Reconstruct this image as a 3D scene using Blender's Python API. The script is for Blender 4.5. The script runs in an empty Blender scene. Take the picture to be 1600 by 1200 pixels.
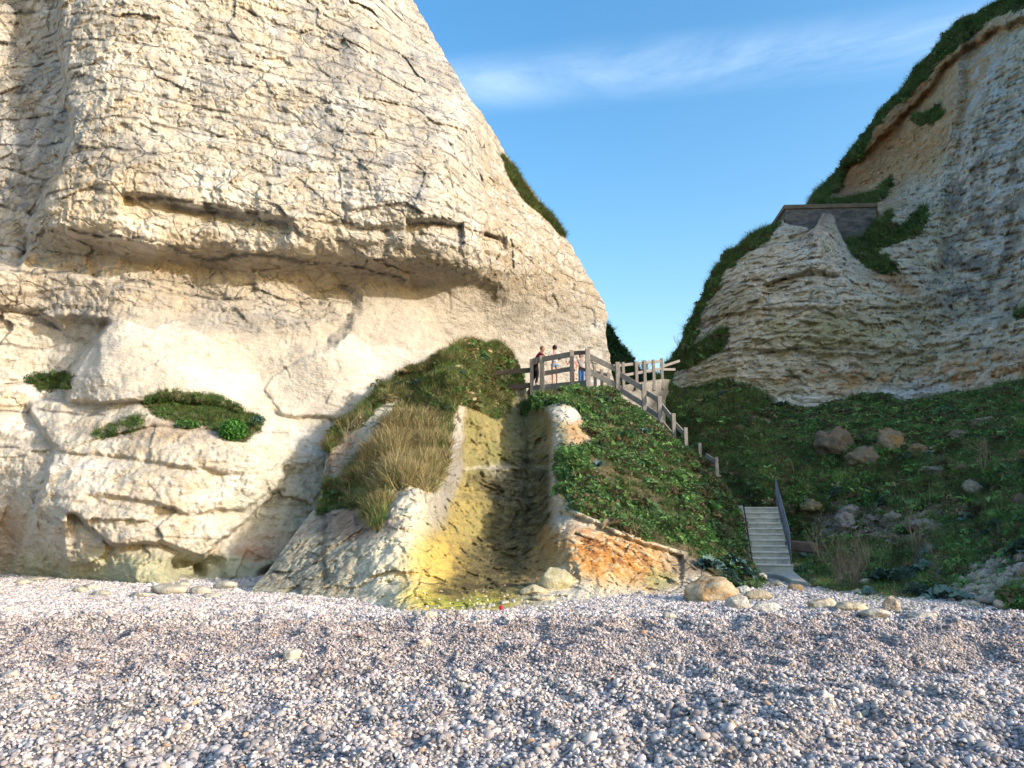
import bpy, bmesh, math, random
import numpy as np
from mathutils import Vector, Matrix, Euler
R = math.radians
random.seed(7); rng = np.random.default_rng(11)
sc = bpy.context.scene
C = sc.collection

# ------------------------------------------------------------------ camera
FPX, TILT, EYE = 1164.0, R(9.75), 1.7
cam = bpy.data.cameras.new('camera'); cam.sensor_width = 36.0
cam.lens = 36.0*FPX/1600.0; cam.clip_start = 0.1; cam.clip_end = 3000
camo = bpy.data.objects.new('camera', cam); C.objects.link(camo)
camo.location = (0, 0, EYE); camo.rotation_euler = (R(90)+TILT, 0, 0)
sc.camera = camo

# ------------------------------------------------------------------ light
SUN_AZ, SUN_EL = R(28), R(20)         # azimuth: degrees behind the +X axis
to_sun = Vector((math.cos(SUN_EL)*math.cos(SUN_AZ), -math.cos(SUN_EL)*math.sin(SUN_AZ), math.sin(SUN_EL)))
sl = bpy.data.lights.new('sun', 'SUN'); sl.energy = 2.0; sl.angle = R(0.9); sl.color = (1.0, .90, .78)
so = bpy.data.objects.new('sun', sl); C.objects.link(so)
so.rotation_euler = to_sun.to_track_quat('Z', 'Y').to_euler()
world = bpy.data.worlds.new("World"); sc.world = world; world.use_nodes = True
nt = world.node_tree; nt.nodes.clear()
N, L = nt.nodes.new, nt.links.new
out = N('ShaderNodeOutputWorld'); bg = N('ShaderNodeBackground'); bg.inputs['Strength'].default_value = 0.15
sky = N('ShaderNodeTexSky'); sky.sky_type = 'NISHITA'; sky.sun_disc = False
sky.sun_elevation = SUN_EL; sky.sun_rotation = math.atan2(to_sun.x, to_sun.y)
sky.air_density = 1.3; sky.dust_density = 2.2; sky.ozone_density = 1.6
tc = N('ShaderNodeTexCoord'); mp = N('ShaderNodeMapping'); mp.inputs['Scale'].default_value = (1.6, 1.0, 7.0)
mp.inputs['Rotation'].default_value = (0, R(7), 0)
nz = N('ShaderNodeTexNoise'); nz.inputs['Scale'].default_value = 2.1; nz.inputs['Detail'].default_value = 9; nz.inputs['Roughness'].default_value = .62
nz.inputs['Distortion'].default_value = .4
L(tc.outputs['Generated'], mp.inputs['Vector']); L(mp.outputs['Vector'], nz.inputs['Vector'])
# band of thin cirrus round a great circle tilted in the sky
dot = N('ShaderNodeVectorMath'); dot.operation = 'DOT_PRODUCT'
bn = Vector((.093, .526, -.846)).normalized(); dot.inputs[1].default_value = bn
L(tc.outputs['Generated'], dot.inputs[0])
m1 = N('ShaderNodeMath'); m1.operation = 'ABSOLUTE'; L(dot.outputs['Value'], m1.inputs[0])
band = N('ShaderNodeMapRange'); band.inputs['From Min'].default_value = 0.0; band.inputs['From Max'].default_value = .045
band.inputs['To Min'].default_value = 1; band.inputs['To Max'].default_value = 0; band.interpolation_type = 'SMOOTHSTEP'
L(m1.outputs[0], band.inputs['Value'])
cr = N('ShaderNodeMapRange'); cr.inputs['From Min'].default_value = .38; cr.inputs['From Max'].default_value = .72; L(nz.outputs['Fac'], cr.inputs['Value'])
mm = N('ShaderNodeMath'); mm.operation = 'MULTIPLY'; L(band.outputs[0], mm.inputs[0]); L(cr.outputs[0], mm.inputs[1])
m2 = N('ShaderNodeMath'); m2.operation = 'MULTIPLY'; L(mm.outputs[0], m2.inputs[0]); m2.inputs[1].default_value = .22
mixc = N('ShaderNodeMixRGB'); L(m2.outputs[0], mixc.inputs['Fac'])
hs = N('ShaderNodeHueSaturation'); hs.inputs['Saturation'].default_value = 1.42; hs.inputs['Value'].default_value = .84
L(sky.outputs[0], hs.inputs['Color']); L(hs.outputs[0], mixc.inputs[1])
mixc.inputs[2].default_value = (5.2, 5.6, 6.0, 1)
L(mixc.outputs[0], bg.inputs['Color']); L(bg.outputs[0], out.inputs['Surface'])
sc.view_settings.view_transform = 'Standard'; sc.view_settings.look = 'None'
sc.view_settings.exposure = 1.46; sc.view_settings.gamma = 1
sc.render.engine = 'CYCLES'
sc.cycles.max_bounces = 5; sc.cycles.diffuse_bounces = 3; sc.cycles.transparent_max_bounces = 6

# ------------------------------------------------------------------ maths
ct, st = math.cos(TILT), math.sin(TILT)
def ray(px, py):
    u = (np.asarray(px, float)-800)/FPX; v = (600-np.asarray(py, float))/FPX
    return u, ct - v*st, st + v*ct
def at(px, py, Y):
    """world point lying Y metres in front, seen at a place of the 1600x1200 view"""
    a, b, c = ray(px, py); Y = np.asarray(Y, float)
    return np.stack([a/b*Y, Y+0*a, EYE + c/b*Y], -1)
def V(px, py, Y): return Vector(at(px, py, Y).tolist())
def toe(py, z0):
    a, b, c = ray(800, py); return float((z0-EYE)*b/c)

def _hash(ix, iy, iz, seed):
    h = (ix.astype(np.uint32)*np.uint32(374761393) + iy.astype(np.uint32)*np.uint32(668265263) + iz.astype(np.uint32)*np.uint32(2147483647) + np.uint32(seed*974711+17))
    h = (h ^ (h >> np.uint32(13)))*np.uint32(1274126177); h = h ^ (h >> np.uint32(16)); h = h*np.uint32(2246822519); return h ^ (h >> np.uint32(15))
def _u(h): return h.astype(np.float64)/4294967295.0
def perlin(P, seed=0):
    P = np.asarray(P, float); I = np.floor(P).astype(np.int64); F = P-I
    W = F*F*F*(F*(F*6-15)+10); res = 0
    for dx in (0, 1):
        for dy in (0, 1):
            for dz in (0, 1):
                h = _hash(I[:, 0]+dx, I[:, 1]+dy, I[:, 2]+dz, seed)
                g1 = _u(h)*2-1; g2 = _u(h*np.uint32(2654435761) ^ np.uint32(0x9e3779b9))*2-1; g3 = _u((h ^ np.uint32(0x85ebca6b))*np.uint32(3266489917))*2-1
                d = g1*(F[:, 0]-dx)+g2*(F[:, 1]-dy)+g3*(F[:, 2]-dz)
                w = (W[:, 0] if dx else 1-W[:, 0])*(W[:, 1] if dy else 1-W[:, 1])*(W[:, 2] if dz else 1-W[:, 2])
                res = res + w*d
    return res
def fbm(P, o=4, seed=0, gain=.5, lac=2.03):
    P = np.asarray(P, float); a = 1; s = 0; q = P
    for k in range(o):
        s = s + a*perlin(q, seed+k); a *= gain; q = q*lac + 13.7
    return s
def ridged(P, o=4, seed=0, gain=.55):
    P = np.asarray(P, float); a = 1; s = 0; q = P
    for k in range(o):
        s = s + a*(1-2.2*np.abs(perlin(q, seed+k))); a *= gain; q = q*2.1+7.3
    return s
def cells(P, seed=0):
    """nearest jittered cell: returns F1, F2-F1, three randoms of the cell, offset vector"""
    P = np.asarray(P, float); I = np.floor(P).astype(np.int64); n = len(P)
    best = np.full(n, 9e9); sec = np.full(n, 9e9); D = np.zeros((n, 3)); H = np.zeros(n, np.uint32)
    for dx in (-1, 0, 1):
        for dy in (-1, 0, 1):
            for dz in (-1, 0, 1):
                h = _hash(I[:, 0]+dx, I[:, 1]+dy, I[:, 2]+dz, seed)
                c = np.stack([I[:, 0]+dx+_u(h), I[:, 1]+dy+_u(h*np.uint32(2654435761)), I[:, 2]+dz+_u((h ^ np.uint32(77777))*np.uint32(3266489917))], -1)
                d = P-c; q = (d*d).sum(1); m = q < best
                sec = np.where(m, best, np.minimum(sec, q)); best = np.where(m, q, best); D[m] = d[m]; H[m] = h[m]
    r = [_u((H ^ np.uint32(k*7919+5))*np.uint32(2246822519)) for k in range(3)]
    return np.sqrt(best), np.sqrt(sec)-np.sqrt(best), r, D
def facets(P, seed=0, tilt=1.0, off=.35):
    """height of broken rock: every cell is its own tilted plane"""
    f1, e, r, D = cells(P, seed)
    h = tilt*((r[0]-.5)*D[:, 0]+(r[1]-.5)*D[:, 1]+(r[2]-.5)*D[:, 2])*2 + off*(r[0]+r[1]-1)
    return h, e
def sstep(x): x = np.clip(x, 0, 1); return x*x*(3-2*x)
def tps(ctrl):
    c = np.array(ctrl, float); X = c[:, :2]/100; y = c[:, 2]; n = len(X)
    def U(r2): return np.where(r2 > 1e-12, .5*r2*np.log(r2+1e-12), 0)
    K = U(((X[:, None]-X[None])**2).sum(-1))+np.eye(n)*.003
    Pm = np.hstack([np.ones((n, 1)), X]); A = np.block([[K, Pm], [Pm.T, np.zeros((3, 3))]])
    w = np.linalg.solve(A, np.concatenate([y, np.zeros(3)]))
    def f(px, py):
        Q = np.stack([np.ravel(px), np.ravel(py)], -1)/100; o = np.empty(len(Q))
        for i in range(0, len(Q), 40000):
            q = Q[i:i+40000]; o[i:i+40000] = U(((q[:, None]-X[None])**2).sum(-1))@w[:n] + w[n] + q@w[n+1:]
        return o.reshape(np.shape(px))
    return f
def curve(pts):
    a = np.array(pts, float); return lambda t: np.interp(t, a[:, 0], a[:, 1])
def ledge(px, py, pts, amp, ramp, decay, fade=30):
    """recess below a lip line"""
    a = np.array(pts, float); yc = np.interp(px, a[:, 0], a[:, 1]); d = py-yc
    w = sstep((px-a[0, 0]+fade)/fade)*sstep((a[-1, 0]+fade-px)/fade)
    return amp*w*sstep(d/ramp)*np.exp(-np.maximum(d-ramp, 0)/decay)
def vstep(px, py, pts, amp, ramp, decay, fade=30):
    """recess to the right of an edge line (pts are py,px); negative decay: to the left"""
    a = np.array(pts, float); xc = np.interp(py, a[:, 0], a[:, 1]); d = (px-xc)*(1 if decay > 0 else -1)
    w = sstep((py-a[0, 0]+fade)/fade)*sstep((a[-1, 0]+fade-py)/fade)
    return amp*w*sstep(d/ramp)*np.exp(-np.maximum(d-ramp, 0)/abs(decay))
def inpoly(px, py, poly):
    x = np.asarray(px); y = np.asarray(py); c = np.zeros(x.shape, bool); n = len(poly)
    for i in range(n):
        x1, y1 = poly[i]; x2, y2 = poly[i-1]
        if y1 == y2: continue
        c ^= ((y1 > y) != (y2 > y)) & (x < (x2-x1)*(y-y1)/(y2-y1)+x1)
    return c
def lin(c):
    c = np.array(c, float)/255; return np.where(c < .04045, c/12.92, ((c+.055)/1.055)**2.4)

# ------------------------------------------------------------------ object helpers
def tag(o, label=None, cat=None, group=None, kind=None):
    if label: o['label'] = label
    if cat: o['category'] = cat
    if group: o['group'] = group
    if kind: o['kind'] = kind
    return o
def empty(name, loc, label=None, cat=None, group=None):
    o = bpy.data.objects.new(name, None); C.objects.link(o); o.location = loc; o.empty_display_size = .2
    return tag(o, label, cat, group)
def link(name, me, mat=None, parent=None):
    o = bpy.data.objects.new(name, me); C.objects.link(o)
    if mat: me.materials.append(mat)
    if parent: o.parent = parent
    return o
def meshobj(name, verts, faces, mat=None, parent=None, cols=None, smooth=False):
    me = bpy.data.meshes.new(name); verts = np.asarray(verts, np.float32)
    if parent is not None: verts = verts-np.array(parent.location, np.float32)
    if isinstance(faces, np.ndarray) and faces.ndim == 2:
        k = faces.shape[1]; me.vertices.add(len(verts)); me.vertices.foreach_set('co', verts.ravel())
        me.loops.add(faces.size); me.loops.foreach_set('vertex_index', faces.ravel().astype(np.int32))
        me.polygons.add(len(faces)); me.polygons.foreach_set('loop_start', np.arange(0, faces.size, k, dtype=np.int32))
        me.update(calc_edges=True)
    else:
        me.from_pydata(verts.tolist(), [], [list(f) for f in faces]); me.update()
    if cols is not None:
        ca = me.color_attributes.new('Col', 'FLOAT_COLOR', 'POINT')
        c4 = np.ones((len(verts), 4), np.float32); c4[:, :np.shape(cols)[1]] = cols; ca.data.foreach_set('color', c4.ravel())
    me.polygons.foreach_set('use_smooth', np.full(len(me.polygons), smooth))
    me.validate(); return link(name, me, mat, parent)
def grid_faces(nr, nc, flip=False):
    i = np.arange(nr-1)[:, None]*nc+np.arange(nc-1)[None]
    f = np.stack([i, i+1, i+nc+1, i+nc], -1).reshape(-1, 4)
    return f[:, ::-1].copy() if flip else f
def box_vf(p, ax, ay, az):
    """box from centre p and three half-axis vectors"""
    p, ax, ay, az = (Vector(q) for q in (p, ax, ay, az)); v = []
    for k in (-1, 1):
        for j in (-1, 1):
            for i in (-1, 1): v.append(p+ax*i+ay*j+az*k)
    return v, [(0, 2, 3, 1), (4, 5, 7, 6), (0, 1, 5, 4), (2, 6, 7, 3), (0, 4, 6, 2), (1, 3, 7, 5)]
def bevel(o, w=.008, s=2):
    m = o.modifiers.new('bevel', 'BEVEL'); m.width = w; m.segments = s; m.limit_method = 'ANGLE'; return o
def beam(name, a, b, w, h, mat, parent, bev=.008):
    a, b = Vector(a), Vector(b); d = (b-a); ln = d.length; d.normalize()
    up = Vector((0, 0, 1)) if abs(d.z) < .9 else Vector((0, 1, 0)); s = d.cross(up).normalized(); u = s.cross(d).normalized()
    v, f = box_vf((a+b)/2, d*ln/2, s*w/2, u*h/2)
    o = meshobj(name, [tuple(q) for q in v], f, mat, parent); fixn(o)
    return bevel(o, bev) if bev else o
def fixn(o):
    bm = bmesh.new(); bm.from_mesh(o.data); bmesh.ops.recalc_face_normals(bm, faces=bm.faces); bm.to_mesh(o.data); bm.free(); return o
def tube_vf(pts, rad, seg=8):
    pts = [Vector(p) for p in pts]; v = []; f = []
    if not hasattr(rad, '__len__'): rad = [rad]*len(pts)
    for i, p in enumerate(pts):
        d = (pts[min(i+1, len(pts)-1)]-pts[max(i-1, 0)]).normalized(); r = Vector((0, 0, 1)) if abs(d.z) < .9 else Vector((1, 0, 0))
        s = d.cross(r).normalized(); u = s.cross(d)
        for k in range(seg):
            a = 2*math.pi*k/seg; v.append(tuple(p+(s*math.cos(a)+u*math.sin(a))*rad[i]))
    for i in range(len(pts)-1):
        for k in range(seg):
            f.append((i*seg+k, i*seg+(k+1) % seg, (i+1)*seg+(k+1) % seg, (i+1)*seg+k))
    f.append(tuple(range(seg))[::-1]); f.append(tuple(range((len(pts)-1)*seg, len(pts)*seg)))
    return v, f
class MB:
    def __init__(s): s.v = []; s.f = []
    def add(s, vf):
        n = len(s.v); s.v += [tuple(q) for q in vf[0]]; s.f += [tuple(i+n for i in q) for q in vf[1]]; return s
    def build(s, name, mat, parent=None, smooth=False):
        o = meshobj(name, s.v, s.f, mat, parent, smooth=smooth); return fixn(o)

# ------------------------------------------------------------------ materials
def mat(name): 
    m = bpy.data.materials.new(name); m.use_nodes = True; t = m.node_tree; b = t.nodes['Principled BSDF']
    b.inputs['Roughness'].default_value = .9; b.inputs['Specular IOR Level'].default_value = .2
    return m, t, b
def nodes(t): return t.nodes.new, t.links.new
def rock_mat(name, bumps, var=.25, joints=0, vs=3.0):
    m, t, b = mat(name); n, l = nodes(t)
    at_ = n('ShaderNodeAttribute'); at_.attribute_name = 'Col'
    tc = n('ShaderNodeTexCoord')
    nz = n('ShaderNodeTexNoise'); nz.inputs['Scale'].default_value = vs; nz.inputs['Detail'].default_value = 8; nz.inputs['Roughness'].default_value = .7
    l(tc.outputs['Object'], nz.inputs['Vector'])
    mr = n('ShaderNodeMapRange'); mr.inputs['From Min'].default_value = .3; mr.inputs['From Max'].default_value = .7
    mr.inputs['To Min'].default_value = 1-var; mr.inputs['To Max'].default_value = 1+var*.6; l(nz.outputs['Fac'], mr.inputs['Value'])
    mx = n('ShaderNodeMixRGB'); mx.blend_type = 'MULTIPLY'; mx.inputs['Fac'].default_value = 1
    l(at_.outputs['Color'], mx.inputs[1]); l(mr.outputs[0], mx.inputs[2])
    # small dark pits and specks
    vz = n('ShaderNodeTexNoise'); vz.inputs['Scale'].default_value = vs*6; vz.inputs['Detail'].default_value = 4; vz.inputs['Roughness'].default_value = .6
    l(tc.outputs['Object'], vz.inputs['Vector'])
    pr = n('ShaderNodeMapRange'); pr.inputs['From Min'].default_value = .30; pr.inputs['From Max'].default_value = .44; pr.inputs['To Min'].default_value = .62; pr.inputs['To Max'].default_value = 1
    l(vz.outputs['Fac'], pr.inputs['Value'])
    m3 = n('ShaderNodeMixRGB'); m3.blend_type = 'MULTIPLY'; m3.inputs['Fac'].default_value = 1; l(mx.outputs[0], m3.inputs[1]); l(pr.outputs[0], m3.inputs[2])
    l(m3.outputs[0], b.inputs['Base Color'])
    prev = None
    for (s, d, st_, zs) in bumps:
        mp = n('ShaderNodeMapping'); mp.inputs['Scale'].default_value = (1, 1, zs); l(tc.outputs['Object'], mp.inputs['Vector'])
        q = n('ShaderNodeTexNoise'); q.inputs['Scale'].default_value = s; q.inputs['Detail'].default_value = 6; q.inputs['Roughness'].default_value = .65
        l(mp.outputs[0], q.inputs['Vector'])
        bu = n('ShaderNodeBump'); bu.inputs['Distance'].default_value = d; bu.inputs['Strength'].default_value = st_; l(q.outputs['Fac'], bu.inputs['Height'])
        if prev: l(prev.outputs[0], bu.inputs['Normal'])
        prev = bu
    if joints:
        mp = n('ShaderNodeMapping'); mp.inputs['Scale'].default_value = (1, 1, 1.6); dn = n('ShaderNodeTexNoise'); dn.inputs['Scale'].default_value = 1.8; dn.inputs['Detail'].default_value = 5
        l(tc.outputs['Object'], dn.inputs['Vector']); ad = n('ShaderNodeMixRGB'); ad.blend_type = 'ADD'; ad.inputs['Fac'].default_value = .45; l(tc.outputs['Object'], ad.inputs[1]); l(dn.outputs['Color'], ad.inputs[2]); l(ad.outputs[0], mp.inputs['Vector'])
        for s_, d_ in ((joints, .06),):
            vo = n('ShaderNodeTexVoronoi'); vo.feature = 'DISTANCE_TO_EDGE'; vo.inputs['Scale'].default_value = s_; l(mp.outputs[0], vo.inputs['Vector'])
            cm = n('ShaderNodeMapRange'); cm.inputs['From Max'].default_value = .07; l(vo.outputs['Distance'], cm.inputs['Value'])
            bu = n('ShaderNodeBump'); bu.inputs['Distance'].default_value = d_; l(cm.outputs[0], bu.inputs['Height']); l(at_.outputs['Alpha'], bu.inputs['Strength']); l(prev.outputs[0], bu.inputs['Normal']); prev = bu
    if prev: l(prev.outputs[0], b.inputs['Normal'])
    return m
M = {}
M['chalk'] = rock_mat('chalk', [(1.6, .13, 1, 2.2), (9, .045, 1, 1.6)], .2, 1.0)
M['chalk_far'] = rock_mat('strata_chalk', [(1.3, .28, 1, 2.6), (7, .09, 1, 1.6)], .3, 1.0, vs=2.2)
M['soil'] = rock_mat('soil', [(3, .1, 1, 1), (14, .03, 1, 1)], .35)
M['stone'] = rock_mat('stone', [(5, .06, 1, 1), (22, .02, 1, 1)], .35, vs=7)
def simple(name, col, rough=.85, var=.15, sc_=12, bump=.004, stretch=(1, 1, 1), col2=None, spec=.2):
    m, t, b = mat(name); n, l = nodes(t); tc = n('ShaderNodeTexCoord'); mp = n('ShaderNodeMapping'); mp.inputs['Scale'].default_value = stretch
    l(tc.outputs['Object'], mp.inputs['Vector']); q = n('ShaderNodeTexNoise'); q.inputs['Scale'].default_value = sc_; q.inputs['Detail'].default_value = 7; q.inputs['Roughness'].default_value = .65
    l(mp.outputs[0], q.inputs['Vector']); r = n('ShaderNodeValToRGB'); c = np.array(col); c2 = np.array(col2) if col2 else c*(1+var)
    r.color_ramp.elements[0].position = .32; r.color_ramp.elements[0].color = (*(c*(1-var)), 1); r.color_ramp.elements[1].position = .68; r.color_ramp.elements[1].color = (*c2, 1)
    l(q.outputs['Fac'], r.inputs['Fac']); l(r.outputs[0], b.inputs['Base Color']); b.inputs['Roughness'].default_value = rough; b.inputs['Specular IOR Level'].default_value = spec
    if bump:
        bu = n('ShaderNodeBump'); bu.inputs['Distance'].default_value = bump; l(q.outputs['Fac'], bu.inputs['Height']); l(bu.outputs[0], b.inputs['Normal'])
    return m
M['wood'] = simple('weathered_wood', (.26, .225, .195), .85, .35, 5, .006, (6, 6, 1.2), (.36, .33, .30))
M['wood_dark'] = simple('dark_wood', (.15, .12, .10), .85, .3, 5, .006, (1.2, 6, 6))  # darker brown wood for some of the rails
M['concrete'] = simple('weathered_concrete', (.27, .25, .22), .9, .3, 4, .01)
M['concrete_step'] = simple('damp_concrete', (.36, .37, .33), .9, .28, 3.5, .006)
M['concrete_tread'] = simple('worn_concrete', (.50, .50, .46), .9, .25, 5, .006)
M['concrete_bunker'] = simple('bunker_concrete', (.09, .095, .11), .9, .35, 1.6, .12, (1, 1, 2.5), (.22, .20, .18))
M['concrete_rust'] = simple('lichen_concrete', (.15, .14, .12), .9, .35, 1.5, .06, (1, 1, 1), (.24, .18, .12))
M['steel'] = simple('blue_grey_steel', (.10, .13, .18), .5, .15, 10, 0, spec=.5)
def fol(name, trans=.25, rough=.7):
    """leaf material: colour rides on every plant, lighter towards tips"""
    m, t, b = mat(name); n, l = nodes(t)
    a = n('ShaderNodeAttribute'); a.attribute_type = 'INSTANCER'; a.attribute_name = 'col'
    g = n('ShaderNodeAttribute'); g.attribute_name = 'Col'
    mx = n('ShaderNodeMixRGB'); mx.blend_type = 'MULTIPLY'; mx.inputs['Fac'].default_value = 1; l(a.outputs['Color'], mx.inputs[1]); l(g.outputs['Color'], mx.inputs[2])
    l(mx.outputs[0], b.inputs['Base Color']); b.inputs['Roughness'].default_value = rough
    if trans:
        tr = n('ShaderNodeBsdfTranslucent'); l(mx.outputs[0], tr.inputs['Color']); ms = n('ShaderNodeMixShader'); ms.inputs[0].default_value = trans
        l(b.outputs[0], ms.inputs[1]); l(tr.outputs[0], ms.inputs[2]); l(ms.outputs[0], t.nodes['Material Output'].inputs['Surface'])
    return m
M['leaf'] = fol('foliage'); M['pebble'] = fol('pebble', 0, .75)
def leafmat(name, c, c2):
    m = simple(name, c, .6, .25, 9, 0, (1, 1, 1), c2, .3); return m
M['cabbage'] = leafmat('cabbage_leaf', (.055, .115, .095), (.13, .21, .18))
M['twig'] = simple('dead_twig', (.12, .105, .09), .9, .25, 20, 0)
M['stalk'] = simple('pale_stalk', (.30, .25, .17), .9, .25, 20, 0)

# ------------------------------------------------------------------ instancing (stuff only)
def proto_collection(name, objs):
    col = bpy.data.collections.new(name)
    for o in objs: col.objects.link(o)
    return col
def gn_scatter(name, pts, rot, scl, cols, idx, col, label, cat, m=None):
    me = bpy.data.meshes.new(name); me.vertices.add(len(pts)); me.vertices.foreach_set('co', np.asarray(pts, np.float32).ravel())
    for nm, arr in (('rot', rot), ('scl', scl), ('col', cols)):
        a = me.attributes.new(nm, 'FLOAT_VECTOR', 'POINT'); a.data.foreach_set('vector', np.asarray(arr, np.float32).ravel())
    a = me.attributes.new('idx', 'INT', 'POINT'); a.data.foreach_set('value', np.asarray(idx, np.int32))
    o = link(name, me); g = bpy.data.node_groups.new(name+'_scatter', 'GeometryNodeTree')
    g.interface.new_socket('Geometry', in_out='INPUT', socket_type='NodeSocketGeometry'); g.interface.new_socket('Geometry', in_out='OUTPUT', socket_type='NodeSocketGeometry')
    n, l = g.nodes.new, g.links.new; gi = n('NodeGroupInput'); go = n('NodeGroupOutput'); ip = n('GeometryNodeInstanceOnPoints'); ci = n('GeometryNodeCollectionInfo')
    ci.inputs['Collection'].default_value = col; ci.inputs['Separate Children'].default_value = True; ci.inputs['Reset Children'].default_value = True
    l(gi.outputs[0], ip.inputs['Points']); l(ci.outputs[0], ip.inputs['Instance']); ip.inputs['Pick Instance'].default_value = True
    def na(nm, ty):
        q = n('GeometryNodeInputNamedAttribute'); q.data_type = ty; q.inputs['Name'].default_value = nm; return q.outputs[0]
    l(na('idx', 'INT'), ip.inputs['Instance Index']); l(na('rot', 'FLOAT_VECTOR'), ip.inputs['Rotation']); l(na('scl', 'FLOAT_VECTOR'), ip.inputs['Scale'])
    l(ip.outputs[0], go.inputs[0]); md = o.modifiers.new('scatter', 'NODES'); md.node_group = g
    if m: me.materials.append(m)
    return tag(o, label, cat, kind='stuff')
def raw_obj(name, v, f, m, cols=None, smooth=True):
    o = meshobj(name, v, f, m, None, cols, smooth); C.objects.unlink(o); return o

def grass_proto(name, nb, spread, lean, wid, seed, segs=3):
    r = random.Random(seed); v = []; f = []; c = []
    for k in range(nb):
        a = r.uniform(0, 6.28); d = r.uniform(0, spread); bx, by = math.cos(a)*d, math.sin(a)*d
        h = r.uniform(.55, 1.0); ln = r.uniform(.1, lean); da = a+r.uniform(-.7, .7); w = wid*r.uniform(.6, 1.2); n0 = len(v); t0 = r.uniform(.75, 1.15)
        sx, sy = -math.sin(da), math.cos(da)
        for s in range(segs+1):
            t = s/segs; q = ln*t*t; z = h*(t-.25*ln*t*t); ww = w*(1-t*.85)
            x, y = bx+math.cos(da)*q, by+math.sin(da)*q
            v += [(x-sx*ww, y-sy*ww, z), (x+sx*ww, y+sy*ww, z)]; c += [(t0,)*3]*2
            if s: f.append((n0+2*s-2, n0+2*s-1, n0+2*s+1, n0+2*s))
    return raw_obj(name, v, f, M['leaf'], np.array(c))
def herb_proto(name, nl, seed, size=.16, flat=.6):
    r = random.Random(seed); v = []; f = []; c = []
    for k in range(nl):
        a = r.uniform(0, 6.28); e = r.uniform(.05, 1.35); rad = r.uniform(.45, 1.0)*.55
        p = Vector((math.cos(a)*math.cos(e)*rad, math.sin(a)*math.cos(e)*rad, math.sin(e)*rad*flat*1.5))
        q = Euler((r.uniform(-1.1, 1.1), r.uniform(-1.1, 1.1), r.uniform(0, 6.28))).to_matrix(); s = size*r.uniform(.6, 1.25); n0 = len(v); t0 = r.uniform(.65, 1.25)
        for (x, y, z) in ((0, -1, 0), (.5, -.1, .12), (0, .1, 0), (-.5, -.1, .12), (0, 1, -.12)):
            v.append(tuple(p+q@Vector((x*s, y*s, z*s)))); c.append((t0,)*3)
        f += [(n0, n0+1, n0+2), (n0, n0+2, n0+3), (n0+1, n0+4, n0+2), (n0+2, n0+4, n0+3)]
    return raw_obj(name, v, f, M['leaf'], np.array(c))
grass_col = proto_collection('grass_tufts', [grass_proto('grass_tuft', 22, .28, .75, .022, 1), grass_proto('grass_tuft', 26, .35, 1.0, .018, 2), grass_proto('grass_tuft', 18, .22, .5, .024, 3),
                                             herb_proto('herb_clump', 46, 4), herb_proto('herb_clump', 60, 5, .12, .8), herb_proto('herb_clump', 34, 6, .2, .45)])

# ------------------------------------------------------------------ relief landforms
class Relief:
    """a landform: a grid of points whose bearing and distance are laid out from survey outlines"""
    def __init__(s, PX, PY, Y): s.PX, s.PY, s.Y = PX, PY, Y; s.shape = PX.shape
    def pts(s): return at(s.PX, s.PY, s.Y)
def mix(a, b, w): return a*(1-w[..., None])+np.asarray(b)*w[..., None]
def blob(PX, PY, cx, cy, rx, ry, wx=0, wy=0, rot=0, soft=.5):
    dx = PX+wx-cx; dy = PY+wy-cy; c, s_ = math.cos(R(rot)), math.sin(R(rot))
    u = (dx*c+dy*s_)/rx; v = (-dx*s_+dy*c)/ry; return 1-sstep((np.sqrt(u*u+v*v)-(1-soft))/(2*soft))
def sample(Pg, mask, count, seed=0):
    """random points on a grid surface where mask>0, uniform per real area"""
    g = np.random.default_rng(seed); P = Pg; a = P[1:, :-1]-P[:-1, :-1]; b = P[:-1, 1:]-P[:-1, :-1]; cr_ = np.cross(a, b); ar = np.linalg.norm(cr_, axis=-1)
    m = (mask[1:, :-1]+mask[:-1, :-1]+mask[:-1, 1:]+mask[1:, 1:])/4; w = (np.minimum(ar, .2)*np.clip(m, 0, None)).ravel(); w = w/w.sum()
    k = g.choice(len(w), size=count, p=w); i, j = np.unravel_index(k, m.shape); u = g.random(count)[:, None]; v = g.random(count)[:, None]
    p = P[i, j]*(1-u)*(1-v)+P[i+1, j]*u*(1-v)+P[i, j+1]*(1-u)*v+P[i+1, j+1]*u*v
    nr = cr_[i, j]/np.maximum(ar[i, j], 1e-9)[:, None]; nr = np.where(nr[:, 2:3] < 0, -nr, nr)
    return p, nr, i, j

# ================================================================== THE SETTING
# ------------------------------------------------------------------ beach sheet (reaches the horizon) and sea behind the viewer
def beach_z(x, y):
    x = np.asarray(x, float); y = np.asarray(y, float)
    P = np.stack([x, y, 0*x], -1).reshape(-1, 3)
    big = fbm(P*np.array([.55, .8, 1]), 3, 5).reshape(x.shape)*.09 + np.abs(fbm(P*np.array([1.3, 1.0, 1]), 3, 9).reshape(x.shape))*-.16
    amp = sstep((14.8-y)/2.5)*.9+.15
    z = np.interp(y, [-400, -40, -8, 0, 5, 9, 12.4, 14.3, 17, 20, 26, 60], [-25, -8, -1.2, -.30, -.26, -.17, .02, -.01, -.08, -.14, -.1, .2])
    near = sstep((60-np.abs(x))/30)*sstep((60-np.abs(y))/30)
    return z + (big*1.7*amp+.01)*near - .13*np.exp(-((x+1.0)/2.2)**2-((y-14.6)/1.3)**2)
xs = np.concatenate([-np.geomspace(900, 16.5, 26), np.linspace(-16, 16, 420), np.geomspace(16.5, 900, 26)])
ys = np.concatenate([np.linspace(-400, -10, 16), np.linspace(-8, 1.5, 20), np.linspace(1.7, 20, 210), np.linspace(20.5, 40, 20), np.geomspace(44, 2000, 16)])
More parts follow.
